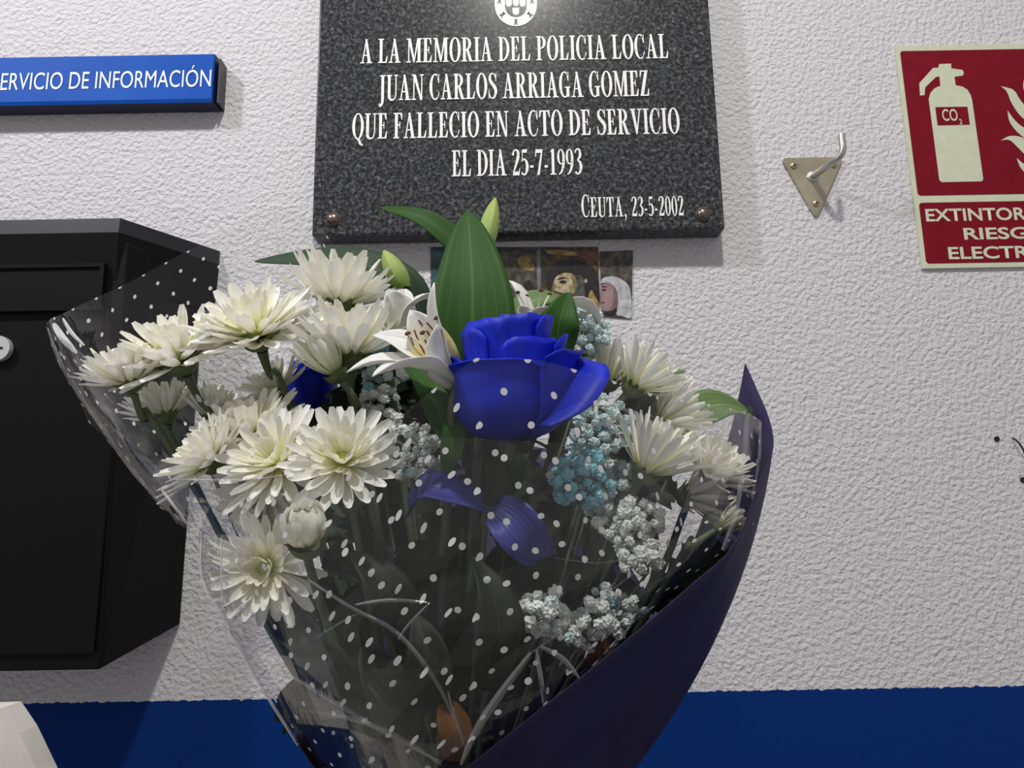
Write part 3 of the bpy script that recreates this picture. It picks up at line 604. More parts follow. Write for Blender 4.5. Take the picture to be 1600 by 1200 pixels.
def lobed_leaf(mb, base, d, nrm, L, wid, rnd, mi=0):
    """chrysanthemum leaf: toothed lobes along a curved midrib"""
    d = Vector(d).normalized(); nrm = Vector(nrm); side = d.cross(nrm).normalized(); nrm = side.cross(d).normalized()
    n = 13; prof = [.10, .16, .42, .30, .62, .44, .86, .60, 1.0, .66, .74, .42, .06]; rows = []
    for k in range(n):
        t = k / (n - 1); c = Vector(base) + d * L * t - nrm * L * .22 * t * t; w_ = wid * prof[k] * (0.9 + .2 * rnd.random())
        lift = nrm * w_ * .25
        rows.append([c - side * w_ + lift + d * w_ * .3, c - side * w_ * .5 + lift * .3 + d * w_ * .1, c, c + side * w_ * .5 + lift * .3 + d * w_ * .1, c + side * w_ + lift + d * w_ * .3])
    mb.grid(rows, mi=mi)
def blade_leaf(mb, pts, wid, facing, fold=0.18, n=18, prof=None, twist=0.0):
    """smooth pointed leaf along a curved midrib; facing: the way its upper side looks"""
    c = spline(pts, n); rows = []
    for k in range(n):
        t = k / (n - 1); d = (c[min(k + 1, n - 1)] - c[max(k - 1, 0)]).normalized()
        f_ = Matrix.Rotation(twist * t, 3, d) @ Vector(facing); side = d.cross(f_).normalized(); nn = side.cross(d).normalized()
        w_ = wid * (prof(t) if prof else max(.02, (sin(pi * min(1, t ** .8 * .97 + .03)) ** .85)))
        rows.append([c[k] + side * w_ * a + nn * w_ * fold * (abs(a) ** 1.5) for a in (-1, -.75, -.5, -.25, 0, .25, .5, .75, 1)])
    mb.grid(rows)
def cpetal(mb, c, ax, rad, el0, el1, L, wid, r0, rnd, roll=0.0, ns=8, mi=0):
    """one strap petal: leaves the eye at r0, its elevation above the disc running from el0 to el1"""
    side = ax.cross(rad).normalized(); pt = c + rad * r0; rows = []
    for k in range(ns):
        t = k / (ns - 1); el = el0 + (el1 - el0) * t; d = rad * cos(el) + ax * sin(el); nn = ax * cos(el) - rad * sin(el)
        if k: pt = pt + d * L / (ns - 1)
        w_ = wid * ((.40 + .60 * min(1, t * 1.6)) if t < .76 else max(.42, (1 - ((t - .76) / .24) ** 2) ** .5))
        ch = w_ * .42
        rows.append([pt - side * w_ + nn * ch, pt - side * w_ * .5 + nn * ch * .12, pt - nn * ch * .12, pt + side * w_ * .5 + nn * ch * .12, pt + side * w_ + nn * ch])
    mb.grid(rows, mi=mi)
def chrysanthemum(px, py, Y, Rpx, axis, label, seed, style='open', stem_via=None, leaves=1, droop=0.0):
    rnd = random.Random(seed); R = Rpx * PXM(Y); ax = Vector(axis).normalized(); c = W(px, py, Y)
    e1 = ax.orthogonal().normalized(); e2 = ax.cross(e1)
    c = c - ax * R * .22
    t = thing('chrysanthemum', c, label, 'flower', 'white chrysanthemums in the bouquet')
    lay = {'open': [(20, .04, .30, 1.02, .098), (19, .26, .58, .95, .098), (17, .54, .92, .80, .09), (14, .85, 1.3, .56, .078)],
           'cup': [(20, .24, .60, 1.0, .092), (19, .46, .86, .97, .092), (16, .74, 1.1, .9, .086), (11, 1.02, 1.35, .74, .076)],
           'fan': [(19, .0, .20, 1.02, .098), (18, .22, .5, .95, .098), (16, .52, .86, .78, .088), (12, .9, 1.25, .5, .075)],
           'side': [(17, .58, .74, 1.22, .072), (16, .74, .92, 1.18, .072), (13, .95, 1.12, 1.08, .07), (9, 1.15, 1.35, .9, .065)],
           'ball': [(13, .45, 2.0, 1.25, .19), (12, .75, 2.1, 1.15, .18), (9, 1.0, 2.1, .95, .16)],
           'bud': [(13, .75, 1.5, 2.0, .19), (11, .95, 1.6, 1.9, .18), (7, 1.2, 1.75, 1.6, .16)]}[style]
    for li, (n, ea, eb, Lk, wk) in enumerate(lay):
        if li == 0 or (li == 2 and style not in ('ball', 'bud')): mb = MB()
        for k in range(n):
            a = 2 * pi * (k + .5 * li + rnd.uniform(-.28, .28)) / n; rad = e1 * cos(a) + e2 * sin(a)
            j = rnd.uniform(-.13, .13) - droop * (.6 if li < 2 else .2); LL = R * Lk * rnd.uniform(.84, 1.08)
            rr = R * (.16 - .03 * li) if style not in ('ball', 'bud') else R * (.25 - .05 * li)
            cpetal(mb, c + ax * R * (.02 + .035 * li), ax, rad, ea + j, eb + j + rnd.uniform(-.15, .2), LL - rr * .6, R * wk * rnd.uniform(.85, 1.15), rr, rnd)
        if style in ('ball', 'bud'):
            if li == len(lay) - 1: mb.build('petals', M['chrys_bud' if style == 'bud' else 'chrys_in'], t)
        elif li == 1: mb.build('outer_petals', M['chrys'], t)
        elif li == 3: mb.build('inner_petals', M['chrys_in'], t)
    if style not in ('bud',):
        mb = MB(); mb.dome(c + ax * R * .05, ax, R * .15, R * .20, 14, 5); mb.build('eye', M['chrys_eye'], t)
    mb = MB(); cr = R * (.26 if style not in ('ball', 'bud') else .5)
    mb.dome(c + ax * R * .04, -ax, cr, cr * .95, 12, 5)
    for k in range(12):
        a = 2 * pi * k / 12; rad = e1 * cos(a) + e2 * sin(a); cpetal(mb, c - ax * R * .05, ax, rad, .5, .9, R * .22, R * .05, cr * .8, rnd, ns=4)
    mb.build('calyx', M['calyx'], t)
    b0 = c - ax * cr * .8; end = neck_pt(rnd); via = W(*stem_via) if stem_via else b0.lerp(end, .42) + Vector((0, 0, -.01)) - ax * .012
    path = spline([b0, b0 - ax * .018, via, b0.lerp(end, .75).lerp(NECK, .3), end], 22)
    mb = MB(); mb.tube(path, [max(.0022, (R * .085 if R > .02 else .0022) * (1 - k / 12)) for k in range(22)], 8); mb.build('stem', M['stem'], t)
    for k in range(leaves):
        i = rnd.randint(10, 15); mb = MB(); an = rnd.uniform(0, 2 * pi)
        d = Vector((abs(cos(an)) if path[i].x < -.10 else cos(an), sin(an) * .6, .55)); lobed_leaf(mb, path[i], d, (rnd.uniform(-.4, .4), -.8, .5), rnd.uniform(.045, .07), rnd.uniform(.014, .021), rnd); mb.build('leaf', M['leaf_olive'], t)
    return t

CH = [
 (395, 505, -.385, 96, (-.12, -.62, .74), 'largest open white chrysanthemum at the top left, facing the viewer above a thick bare stem', 'open', (455, 640, -.37)),
 (531, 456, -.35, 87, (.12, -.16, .98), 'white chrysanthemum highest in the bouquet, seen from the side under the plaque corner', 'cup', (545, 640, -.33)),
 (545, 535, -.385, 90, (-.02, -.22, .97), 'white chrysanthemum in side view on an upright stem left of the streaked lily', 'cup', (565, 680, -.385)),
 (520, 575, -.40, 34, (-.50, -.35, .8), 'half-open small white chrysanthemum with green base, below the side-view one', 'bud', (560, 690, -.37)),
 (272, 545, -.385, 92, (-.25, -.55, .78), 'white chrysanthemum second from the left, between the outermost one and the largest one', 'open', (370, 720, -.36)),
 (198, 583, -.39, 66, (-.24, -.34, .9), 'outermost white chrysanthemum at the far left inside the film fold', 'cup', (260, 690, -.375)),
 (255, 637, -.355, 56, (-.35, -.1, .93), 'pale chrysanthemum seen from the side below the outermost left flower', 'cup', None),
 (335, 640, -.345, 52, (.2, -.15, .95), 'shaded side-view chrysanthemum under the second flower from the left', 'cup', None),
 (425, 600, -.35, 54, (-.45, -.5, .7), 'small chrysanthemum with yellow middle behind the thick bare stem', 'open', None),
 (388, 665, -.395, 80, (-.25, -.45, .85), 'hazy cream chrysanthemum behind the film above the left front cluster', 'open', None),
 (534, 712, -.455, 76, (.06, -.86, .48), 'chrysanthemum facing straight out with a green eye, front centre left under film', 'open', None),
 (425, 715, -.435, 80, (-.28, -.70, .42), 'drooping cream chrysanthemum just left of the one with a green eye', 'fan', None),
 (318, 710, -.42, 72, (-.62, -.42, .58), 'chrysanthemum reaching left over the film edge in the left front cluster', 'open', None),
 (478, 836, -.478, 50, (-.02, -.58, .8), 'round half-closed cream chrysanthemum below the one with a green eye', 'ball', None),
 (412, 888, -.44, 72, (-.12, -.86, -.05), 'lowest white chrysanthemum, hanging against the film at the lower left', 'fan', None),
 (400, 775, -.40, 66, (-.3, -.5, -.25), 'shaded chrysanthemum hanging under the drooping cream one', 'fan', None),
 (998, 594, -.375, 62, (.66, -.14, .72), 'white chrysanthemum just right of the blue rose, petals fanned up to the right', 'side', (940, 690, -.36)),
 (955, 585, -.33, 56, (.30, -.10, .95), 'white chrysanthemum half hidden behind the right edge of the blue rose', 'side', None),
 (1044, 654, -.365, 64, (.88, -.16, .40), 'white chrysanthemum with a wide green base beside the pale veined leaf', 'side', (985, 745, -.34)),
 (1018, 722, -.40, 76, (.50, -.24, .83), 'white chrysanthemum fanned upward beside the light blue baby\'s breath', 'side', (955, 880, -.37)),
 (1118, 733, -.395, 60, (.50, -.50, .70), 'rightmost open white chrysanthemum close to the navy paper', 'cup', (1000, 950, -.37)),
 (1088, 774, -.375, 62, (.92, -.22, .14), 'chrysanthemum low on the right with petals pointing at the paper edge', 'side', (1010, 930, -.35)),
 (1130, 822, -.412, 20, (.80, -.15, .50), 'closed green-white chrysanthemum bud at the right edge of the navy paper', 'bud', (1055, 885, -.38)),
]
for i, (px, py, Y, R, ax, lb, st, via) in enumerate(CH):
    chrysanthemum(px, py, Y, R * 1.22, ax, lb, 100 + i, st, via, leaves=2 if i in (6, 9, 10, 12, 13, 15, 19, 20, 21) else 1)

# ------------------------------------------------------------------ roses
def rose(px, py, Y, R, tilt, label, seed, petals, via=None, mat='rose'):
    """R: radius of the outer whorl. petals: (azimuth deg, half width deg, foot radius, belly radius, lip radius, height, curl)"""
    rnd = random.Random(seed); base = W(px, py, Y); t = thing('rose', base, label, 'flower', 'blue roses in the bouquet')
    q_ = Vector((0, 0, 1)).rotation_difference(Vector(tilt).normalized())
    for az, hw, rb, rl, h, curl, ruf in petals:
        mb = MB(); rows = []; n = 13; nw = 15
        for k in range(n):
            tt = k / (n - 1); row = []
            for j in range(nw):
                s_ = -1 + 2 * j / (nw - 1); a = radians(az + s_ * hw)
                e_ = 1 - .10 * abs(s_) ** 6                                     # round shoulders
                hgt = h * tt * e_
                r_ = R * (.38 + (rb - .38) * sin(min(1, tt / .45) * pi / 2) ** .62) if tt < .45 else R * (rb + (rl - rb) * ((tt - .45) / .55) ** 1.3)
                r_ *= 1 + .05 * s_ * (1 if az % 2 else -1)
                if tt > .84:
                    u_ = (tt - .84) / .16; r_ += R * curl * sin(u_ * pi / 2); hgt -= R * abs(curl) * 1.0 * u_ ** 2 * (1 if curl > 0 else 0)
                wob = ruf * tt * tt * (sin(s_ * 5 + az) * .5 + sin(s_ * 9 + az * 2) * .35 + sin(s_ * 19 + az * 3) * .22 * tt ** 4) * R * .10
                p_ = Vector((cos(a) * (r_ + wob), sin(a) * (r_ + wob), hgt + wob * .6))
                row.append(base + q_ @ p_)
            rows.append(row)
        mb.grid(rows); o = mb.build('petal', M[mat], t)
        sd = o.modifiers.new('thick', 'SOLIDIFY'); sd.thickness = .0007; sd.offset = 0
    mb = MB(); ax = q_ @ Vector((0, 0, 1)); mb.dome(base + ax * .006, -ax, R * .24, R * .22, 12, 4)
    for k in range(5):
        a = 2 * pi * k / 5; rad = (q_ @ Vector((cos(a), sin(a), 0))); cpetal(mb, base, ax, rad, .1, -.8, R * .75, R * .13, R * .1, rnd)
    mb.build('calyx', M['leaf_olive'], t)
    end = neck_pt(rnd); v_ = W(*via) if via else base.lerp(end, .5)
    mb = MB(); mb.tube(spline([base, v_, end], 14), .0034, 8); mb.build('stem', M['stem'], t)
    return t
RH = .068
rose(800, 688, -.435, .0287, (-.02, -.14, 1), 'large royal blue rose at the centre of the bouquet', 7, [
    # azimuth -90 looks at the viewer
    (-118, 60, 1.0, .99, RH * .68, .15, .2), (150, 66, .98, 1.0, RH * .72, .10, .6), (70, 66, .98, 1.02, RH * .74, .12, .6), (-12, 52, 1.16, 1.30, RH * .72, .10, .5),
    (-52, 46, .95, .92, RH * .80, .03, .3), (10, 50, 1.0, 1.04, RH * .84, .06, .5), (-165, 50, .88, .84, RH * .90, .05, .5), (100, 66, .86, .84, RH * .94, .05, .6),
    (-112, 50, .84, .80, RH * .95, .02, .35), (-62, 42, .80, .78, RH * .99, .05, .4), (-8, 48, .82, .80, RH * 1.0, .08, .6), (-150, 40, .78, .74, RH * .92, .03, .8), (160, 60, .76, .72, RH * .98, .04, .8), (70, 60, .74, .70, RH * 1.0, .05, .8),
    (-100, 70, .60, .52, RH * .97, .02, .9), (20, 70, .58, .50, RH * 1.0, .02, .9), (140, 70, .56, .48, RH * .98, .02, .9),
    (-60, 80, .40, .32, RH * .97, .02, 1.0), (110, 90, .36, .26, RH * .97, .02, 1.0), (0, 130, .18, .12, RH * .96, .01, .8)], (740, 900, -.37))
# the loose outer petal that leans out to the right of the rose belongs to that rose
rs = [o for o in bpy.data.objects if o.name.startswith('rose') and o.type == 'EMPTY'][0]
mb = MB(); rows = []
for k in range(12):
    t = k / 11; a_ = Vector(W(860, 672, -.475)).lerp(W(948, 575, -.455), t); b_ = Vector(W(832, 660, -.44)).lerp(W(890, 545, -.42), t)
    row = []
    for j in range(10):
        s_ = j / 9; p_ = a_.lerp(b_, s_) + Vector((0, -.006 * sin(pi * s_), 0)) * sin(pi * (.15 + .8 * t)) + Vector((.010, -.004, .0)) * (max(0, .35 - s_) / .35) ** 2 * sin(pi * t) - Vector((.004, 0, .0)) * s_
        row.append(p_ + Vector((sin(t * 9) * .001, 0, cos(t * 7 + s_ * 4) * .001)))
    rows.append(row)
mb.grid(rows); o = mb.build('petal', M['rose'], rs); sd = o.modifiers.new('thick', 'SOLIDIFY'); sd.thickness = .0009
rose(492, 640, -.30, .020, (-.1, -.3, 1), 'small blue rose glimpsed between stems of the left chrysanthemums', 9, [
    (-110, 62, .9, 1.0, .034, .12, .9), (10, 62, .9, 1.0, .034, .12, .9), (130, 62, .9, 1.0, .034, .12, .9), (-60, 60, .7, .66, .037, .05, 1), (60, 60, .7, .66, .037, .05, 1), (180, 60, .7, .66, .037, .05, 1), (0, 120, .4, .3, .036, .03, 1), (180, 120, .2, .15, .035, .02, 1)])

def loose_petal(pts, wid, facing, label, mat):
    mb = MB(); blade_leaf(mb, [W(*p_) for p_ in pts], wid, facing, .35, 16, lambda t: max(.12, sin(pi * (.12 + .80 * t)) ** .6))
    o = mb.build('rose_petal', M[mat]); sd = o.modifiers.new('thick', 'SOLIDIFY'); sd.thickness = .0008
    tag(o, label, 'petal', 'loose blue petals inside the film'); top(o, W(*pts[0]))
loose_petal([(640, 800, -.42), (665, 765, -.43), (715, 775, -.43), (778, 800, -.42)], .0115, (0, -.6, .7), 'loose violet-blue petal lying level below the rose behind film', 'rose_pale')
loose_petal([(775, 795, -.43), (800, 815, -.44), (825, 845, -.44), (845, 874, -.43)], .0125, (-.3, -.9, .3), 'loose violet-blue petal hanging down right of the level one', 'rose_pale')

# ------------------------------------------------------------------ lilies
def tepal(mb, c, ax, rad, L, wid, els, rnd, wavy=.08, n=14):
    side = ax.cross(rad).normalized(); pt = c + rad * .002; rows = []
    for k in range(n):
        t = k / (n - 1); x = t * (len(els) - 1); i = min(int(x), len(els) - 2); el = els[i] + (els[i + 1] - els[i]) * (x - i)
        d = rad * cos(el) + ax * sin(el); nn = ax * cos(el) - rad * sin(el)
        if k: pt = pt + d * L / (n - 1)
        w_ = wid * max(.05, (sin(pi * min(1, .10 + .90 * t)) ** .7)) * (1 if t < .93 else .75)
        rows.append([pt + side * w_ * a + nn * w_ * (.45 * abs(a) ** 1.6 + wavy * sin(t * 14 + a * 3) * abs(a)) for a in (-1, -.66, -.33, 0, .33, .66, 1)])
    mb.grid(rows); return rows
def lily(name, c, axis, label, tepals, seed, via=None, streak=(), stamens=5, group=None, L=.04, stem_r=.0026):
    rnd = random.Random(seed); ax = Vector(axis).normalized(); t = thing(name, c, label, 'flower', group)
    e1 = ax.cross(Vector((0, 1, 0))).normalized(); e2 = e1.cross(ax).normalized()           # e1 to the side, e2 away from the viewer
    if e1.x < 0: e1 = -e1
    if e2.y < 0: e2 = -e2
    for k, (az, Lk, wid, els) in enumerate(tepals):
        a = radians(az); rad = e1 * cos(a) + e2 * sin(a); mb = MB(); rows = tepal(mb, c, ax, rad, L * Lk, wid, els, rnd)
        o = mb.build('tepal', M['lily_yellow' if k in streak else 'lily'], t); sd = o.modifiers.new('thick', 'SOLIDIFY'); sd.thickness = .0005
        if k in streak:
            mb = MB()
            for j, (i0, i1) in ((1, (7, 10)), (2, (6, 9)), (2, (10, 11)), (3, (7, 8)), (4, (6, 10)), (5, (8, 10))):
                nn = (rows[i0][3 - 1] - rows[i0][3 + 1]).cross(rows[i0 + 1][3] - rows[i0][3]).normalized()
                if nn.dot(CAM - c) < 0: nn = -nn
                mb.tube([rows[i][j].lerp(rows[i][min(j + 1, 6)], .4) + nn * .0005 for i in range(i0, i1 + 1)], .0005, 5)
            mb.build('streaks', M['streak'], o)
    for k in range(stamens):
        a = 2 * pi * k / max(1, stamens) + .4; d = ax + (e1 * cos(a) + e2 * sin(a)) * .28; mb = MB(); e_ = c + d * L * .68
        mb.tube(bez(c, c + ax * L * .4, e_, 8), .0006, 6); st = mb.build('stamen', M['lily'], t)
        mb = MB(); mb.tube([e_ - e1 * .0016, e_ - e1 * .0008, e_ + e1 * .0008, e_ + e1 * .0016], [.0003, .0011, .0011, .0003], 7); mb.build('anther', M['anther'], st)
    end = neck_pt(rnd); v_ = W(*via) if via else c.lerp(end, .5)
    mb = MB(); mb.tube(spline([c, c - ax * .010, v_, end], 16), [stem_r] * 16, 8); mb.build('stem', M['stem'], t)
    return t
al = lily('alstroemeria', W(710, 602, -.435), (-.45, -.50, .80), 'white streaked lily with an orange-yellow throat left of the blue rose', [
    (92, .88, .0115, (1.35, 1.35, 1.25, 1.15)), (22, 1.05, .0075, (1.3, 1.35, 1.3, 1.0)), (318, .68, .0125, (1.35, 1.4, 1.35, 1.25)), (175, 1.12, .0090, (1.2, 1.0, .45, .1)), (222, 1.08, .0095, (1.2, .95, .42, .25)), (140, 1.0, .0105, (1.3, 1.2, .8, .5))],
    21, (702, 690, -.43), streak=(0,), stamens=3, group='white lilies in the bouquet', L=.054)
mb = MB(); blade_leaf(mb, [W(702, 690, -.428), W(690, 655, -.435), W(665, 605, -.425), W(625, 560, -.405)], .0105, (.5, -.8, .4), .25); mb.build('leaf', M['leaf'], al)
mb = MB(); blade_leaf(mb, [W(704, 640, -.43), W(708, 680, -.437), W(702, 715, -.437), W(695, 742, -.43)], .0065, (.2, -.9, .2), .3); mb.build('leaf', M['leaf'], al)
lily('lily', W(618, 520, -.375), (.12, -.25, .95), 'white lily with a notched petal between two side-view chrysanthemums', [
    (250, .62, .0135, (1.4, 1.45, 1.35, 1.2)), (20, .98, .0085, (1.3, 1.2, .5, -.6)), (140, .66, .0110, (1.4, 1.35, 1.2, 1.1)), (80, .7, .0110, (1.4, 1.3, 1.2, 1.0))], 22, (615, 640, -.36), stamens=0, group='white lilies in the bouquet', L=.044)
lily('lily', W(836, 556, -.365), (0, -.15, .98), 'open white lily with curled-back petals behind the blue rose', [
    (150, 1.05, .0095, (1.35, 1.4, 1.2, .2)), (15, 1.15, .0125, (1.3, 1.2, .1, -1.2)), (300, .62, .0120, (1.35, 1.25, .9, .3)), (95, .66, .0130, (1.3, 1.2, .9, .4)), (235, .58, .0110, (1.35, 1.3, 1.1, .8))], 23, (820, 700, -.34), stamens=4, group='white lilies in the bouquet', L=.060)
lily('alstroemeria', W(1000, 690, -.345), (.15, -.35, .9), 'cream freckled lily tucked behind the chrysanthemums right of the blue rose', [
    (60, .8, .0105, (1.2, 1.2, 1.0, .8)), (140, .8, .0095, (1.2, 1.1, .9, .5)), (220, .8, .0085, (1.2, 1.0, .7, .3)), (290, .7, .0085, (1.2, 1.1, .8, .3))], 24, (960, 800, -.34), streak=(0,), stamens=0, group='white lilies in the bouquet', L=.042)

# tall lily stem with leaves and buds above the rose
ls = thing('budding_lily', W(752, 620, -.40), 'tall green lily stem with broad leaves and a pale bud behind the blue rose', 'flower stem')
def lleaf(pts, wid, facing, mat, par=ls, fold=.18, twist=0, prof=None):
    mb = MB(); blade_leaf(mb, [W(*p_) for p_ in pts], wid, facing, fold, 20, prof, twist); o = mb.build('leaf', M[mat], par)
    sd = o.modifiers.new('thick', 'SOLIDIFY'); sd.thickness = .0006; return o
mb = MB(); mb.tube(spline([W(757, 390, -.375), W(752, 520, -.385), W(750, 650, -.39), W(735, 900, -.36), NECK], 20), .0030, 8); mb.build('stem', M['stem'], ls)
bp_ = lambda t: max(.015, min(1, (t / .45) ** .7 * .45 + .55) if t < .45 else (1 - ((t - .45) / .55) ** 2.0))
lleaf([(742, 655, -.405), (738, 560, -.42), (738, 440, -.415), (731, 328, -.39)], .0250, (.05, -1, .1), 'leaf', prof=bp_)
lleaf([(728, 405, -.385), (700, 368, -.385), (655, 338, -.385), (594, 324, -.38)], .0085, (-.1, -.85, .5), 'leaf')
lleaf([(878, 560, -.395), (872, 520, -.40), (878, 490, -.40), (889, 457, -.39)], .0125, (.15, -.95, .2), 'leaf', fold=.2)
lleaf([(790, 520, -.35), (820, 478, -.35), (855, 466, -.345), (900, 480, -.34)], .0105, (0, -.7, .6), 'leaf_pale')
def bud(a, b, r, par, mat='bud_green'):
    A, B = W(*a), W(*b); ax = (B - A).normalized(); e1 = ax.orthogonal().normalized(); e2 = ax.cross(e1); n = 12; rows = []
    for k in range(n):
        t = k / (n - 1); rr = r * max(.02, sin(pi * (.12 + .86 * t)) ** .75)
        rows.append([A.lerp(B, t) + (e1 * cos(2 * pi * j / 18) + e2 * sin(2 * pi * j / 18)) * rr * (1 + .10 * cos(3 * 2 * pi * j / 18)) for j in range(19)])
    mb = MB(); mb.grid(rows); mb.build('bud', M[mat], par)
bud((757, 392, -.375), (774, 310, -.365), .0062, ls)
# grey-green leaf at the back left and its pale bud
lb = thing('budding_lily', W(640, 600, -.33), 'lily stem with a long dull green leaf arching left behind the top chrysanthemum', 'flower stem')
mb = MB(); mb.tube(spline([W(650, 500, -.32), W(655, 620, -.33), W(680, 900, -.34), NECK], 16), .0028, 8); mb.build('stem', M['stem'], lb)
lleaf([(668, 505, -.325), (625, 440, -.33), (530, 404, -.33), (398, 408, -.325)], .0150, (-.1, -.85, .5), 'leaf_dark', lb, .12)
bud((634, 452, -.335), (600, 392, -.33), .0078, lb, 'bud_green')
mb = MB(); mb.tube(spline([W(634, 452, -.335), W(645, 480, -.33), W(650, 505, -.32)], 8), .0022, 7); mb.build('stem', M['stem'], lb)
M['leaf_broad'] = leaf_mat('broad_dull_olive_leaf', (0.010, 0.014, 0.005), (0.028, 0.035, 0.014), 5, 0.06)  # the broad leaves' own dark olive colour
for i, (pts, wd_, fc, tx) in enumerate((
    ([(640, 1010, -.44), (620, 950, -.455), (585, 895, -.455), (548, 862, -.445)], .017, (.3, -.9, .3), 'broad olive leaf behind the film right of the round half-closed chrysanthemum'),
    ([(560, 1120, -.43), (530, 1060, -.445), (480, 1010, -.445), (425, 985, -.43)], .014, (-.3, -.85, .4), 'broad olive leaf pointing left under the lowest white chrysanthemum'),
    ([(640, 1150, -.44), (622, 1100, -.455), (590, 1050, -.455), (570, 1000, -.445)], .018, (.2, -.95, .2), 'broad olive leaf low at the left behind the crossing film folds'),
    ([(690, 1120, -.445), (672, 1060, -.46), (665, 1010, -.46), (650, 960, -.45)], .016, (-.2, -.95, .1), 'broad olive leaf just above the reddish dry leaf in the crease'),
    ([(760, 1080, -.44), (780, 1000, -.45), (770, 930, -.45), (740, 870, -.44)], .018, (.3, -.9, .1), 'broad olive leaf in the middle below the hanging violet-blue petal'),
    ([(760, 790, -.425), (778, 750, -.432), (772, 715, -.432), (752, 688, -.425)], .0095, (-.2, -.95, .1), 'olive leaf right under the blue rose beside its stem'))):
    lf_ = thing('leafy_sprig', W(*pts[0]), tx, 'foliage', 'broad leaf sprigs low in the bouquet'); rn_ = random.Random(900 + i)
    mb = MB(); p_ = W(*pts[0]); e_ = neck_pt(rn_); mb.tube(spline([p_, p_.lerp(e_, .5), e_], 10), .0018, 7); mb.build('stem', M['stem'], lf_)
    lleaf(pts, wd_ * .72, fc, 'leaf_broad', lf_, .3, 0.5)
# pale leaves at the right
lr = thing('leafy_sprig', W(1075, 662, -.34), 'sprig with a pale veined green leaf beside the navy paper tip', 'foliage')
mb = MB(); mb.tube(spline([W(1080, 660, -.34), W(1040, 760, -.34), W(900, 1050, -.34), NECK], 14), .0020, 7); mb.build('stem', M['stem'], lr)
lleaf([(1075, 662, -.345), (1100, 640, -.35), (1130, 632, -.345), (1170, 642, -.335)], .0135, (.0, -.85, .5), 'leaf_pale', lr, .2)
lleaf([(1170, 635, -.336), (1170, 645, -.337), (1166, 655, -.337), (1163, 666, -.335)], .0036, (-.8, -.5, .2), 'leaf_dark', lr, .2)
lr2 = thing('leafy_sprig', W(1030, 600, -.32), 'sprig with one small green leaf behind the chrysanthemum right of the rose', 'foliage')
mb = MB(); mb.tube(spline([W(1036, 592, -.32), W(1010, 700, -.33), W(880, 1050, -.34), NECK], 14), .0016, 7); mb.build('stem', M['stem'], lr2)
lleaf([(1034, 592, -.325), (1045, 583, -.325), (1058, 580, -.325), (1072, 580, -.32)], .0050, (0, -.6, .8), 'leaf_pale', lr2, .2)

# ------------------------------------------------------------------ dark foliage low in the bouquet
FO = [(585, 880, -.40, 95, (-.5, -.1, .8), 'olive toothed leaf sprig under the round half-closed chrysanthemum'), (650, 960, -.395, 95, (.3, -.2, .7), 'olive toothed leaf sprig below the level violet-blue petal'),
      (500, 985, -.40, 62, (-.6, -.2, .5), 'olive toothed leaf sprig under the lowest chrysanthemum at the left'), (720, 870, -.36, 110, (.1, 0, 1), 'dark toothed leaf sprig under the blue rose'),
      (820, 905, -.34, 110, (.4, 0, .9), 'dark toothed leaf sprig right of the hanging violet-blue petal'), (1015, 935, -.345, 62, (.8, -.1, .35), 'dark toothed leaf sprig above the navy paper edge on the right'),
      (560, 1050, -.39, 90, (-.5, -.2, .5), 'olive toothed leaf sprig low at the left beside the film folds'), (700, 720, -.34, 100, (-.2, 0, 1), 'dark toothed leaf sprig between the streaked lily and the rose'),
      (600, 700, -.33, 95, (-.2, 0, 1), 'dark toothed leaf sprig behind the chrysanthemum with a green eye'), (850, 740, -.33, 100, (.2, 0, 1), 'dark toothed leaf sprig behind the underside of the blue rose'),
      (760, 1060, -.37, 95, (.2, -.1, .9), 'dark toothed leaf sprig low in the middle of the bouquet'), (880, 1000, -.35, 95, (.5, -.1, .8), 'dark toothed leaf sprig low in front of the navy paper'),
      (660, 620, -.325, 120, (-.3, 0, 1), 'dark toothed leaf sprig in the shade behind the streaked lily'), (930, 830, -.33, 120, (.4, 0, .8), 'dark toothed leaf sprig behind the bright light blue baby\'s breath'),
      (760, 780, -.33, 120, (0, 0, 1), 'dark toothed leaf sprig directly below the blue rose stem top'), (680, 1040, -.36, 120, (-.2, 0, 1), 'dark toothed leaf sprig above the reddish dry leaf'), (560, 780, -.35, 110, (-.3, 0, .9), 'dark toothed leaf sprig right of the round half-closed chrysanthemum'),
      (790, 860, -.36, 120, (.2, -.1, .9), 'dark toothed leaf sprig behind the hanging violet-blue petal'), (830, 1010, -.33, 120, (.3, 0, .9), 'dark toothed leaf sprig behind the lowest baby\'s breath'), (640, 840, -.34, 120, (0, 0, 1), 'dark toothed leaf sprig behind the level violet-blue petal'),
      (395, 810, -.37, 52, (-.4, -.1, .8), 'olive toothed leaf sprig at the far left under the left front cluster')]
for i, (px, py, Y, Lp, d, lb_) in enumerate(FO):
    rnd = random.Random(300 + i); b_ = W(px, py, Y); t = thing('leafy_sprig', b_, lb_, 'foliage', 'toothed leaf sprigs in the bouquet')
    end = neck_pt(rnd); path = spline([b_ + Vector(d) * .02, b_, b_.lerp(end, .5), end], 14)
    mb = MB(); mb.tube(path, .0018, 7); mb.build('stem', M['stem'], t)
    for k in range(7):
        dd = Vector(d) + Vector((rnd.uniform(-.9, .9) if b_.x > -.10 else rnd.uniform(0, 1.4), rnd.uniform(-.35, .25), rnd.uniform(-.5, .4))); mb = MB()
        lobed_leaf(mb, path[[0, 1, 2, 3, 4, 5, 6][k]], dd, (rnd.uniform(-.5, .5), -.9, rnd.uniform(0, .6)), Lp * PXM(Y) * rnd.uniform(.8, 1.15), Lp * PXM(Y) * .36, rnd); mb.build('leaf', M['leaf_olive'], t)
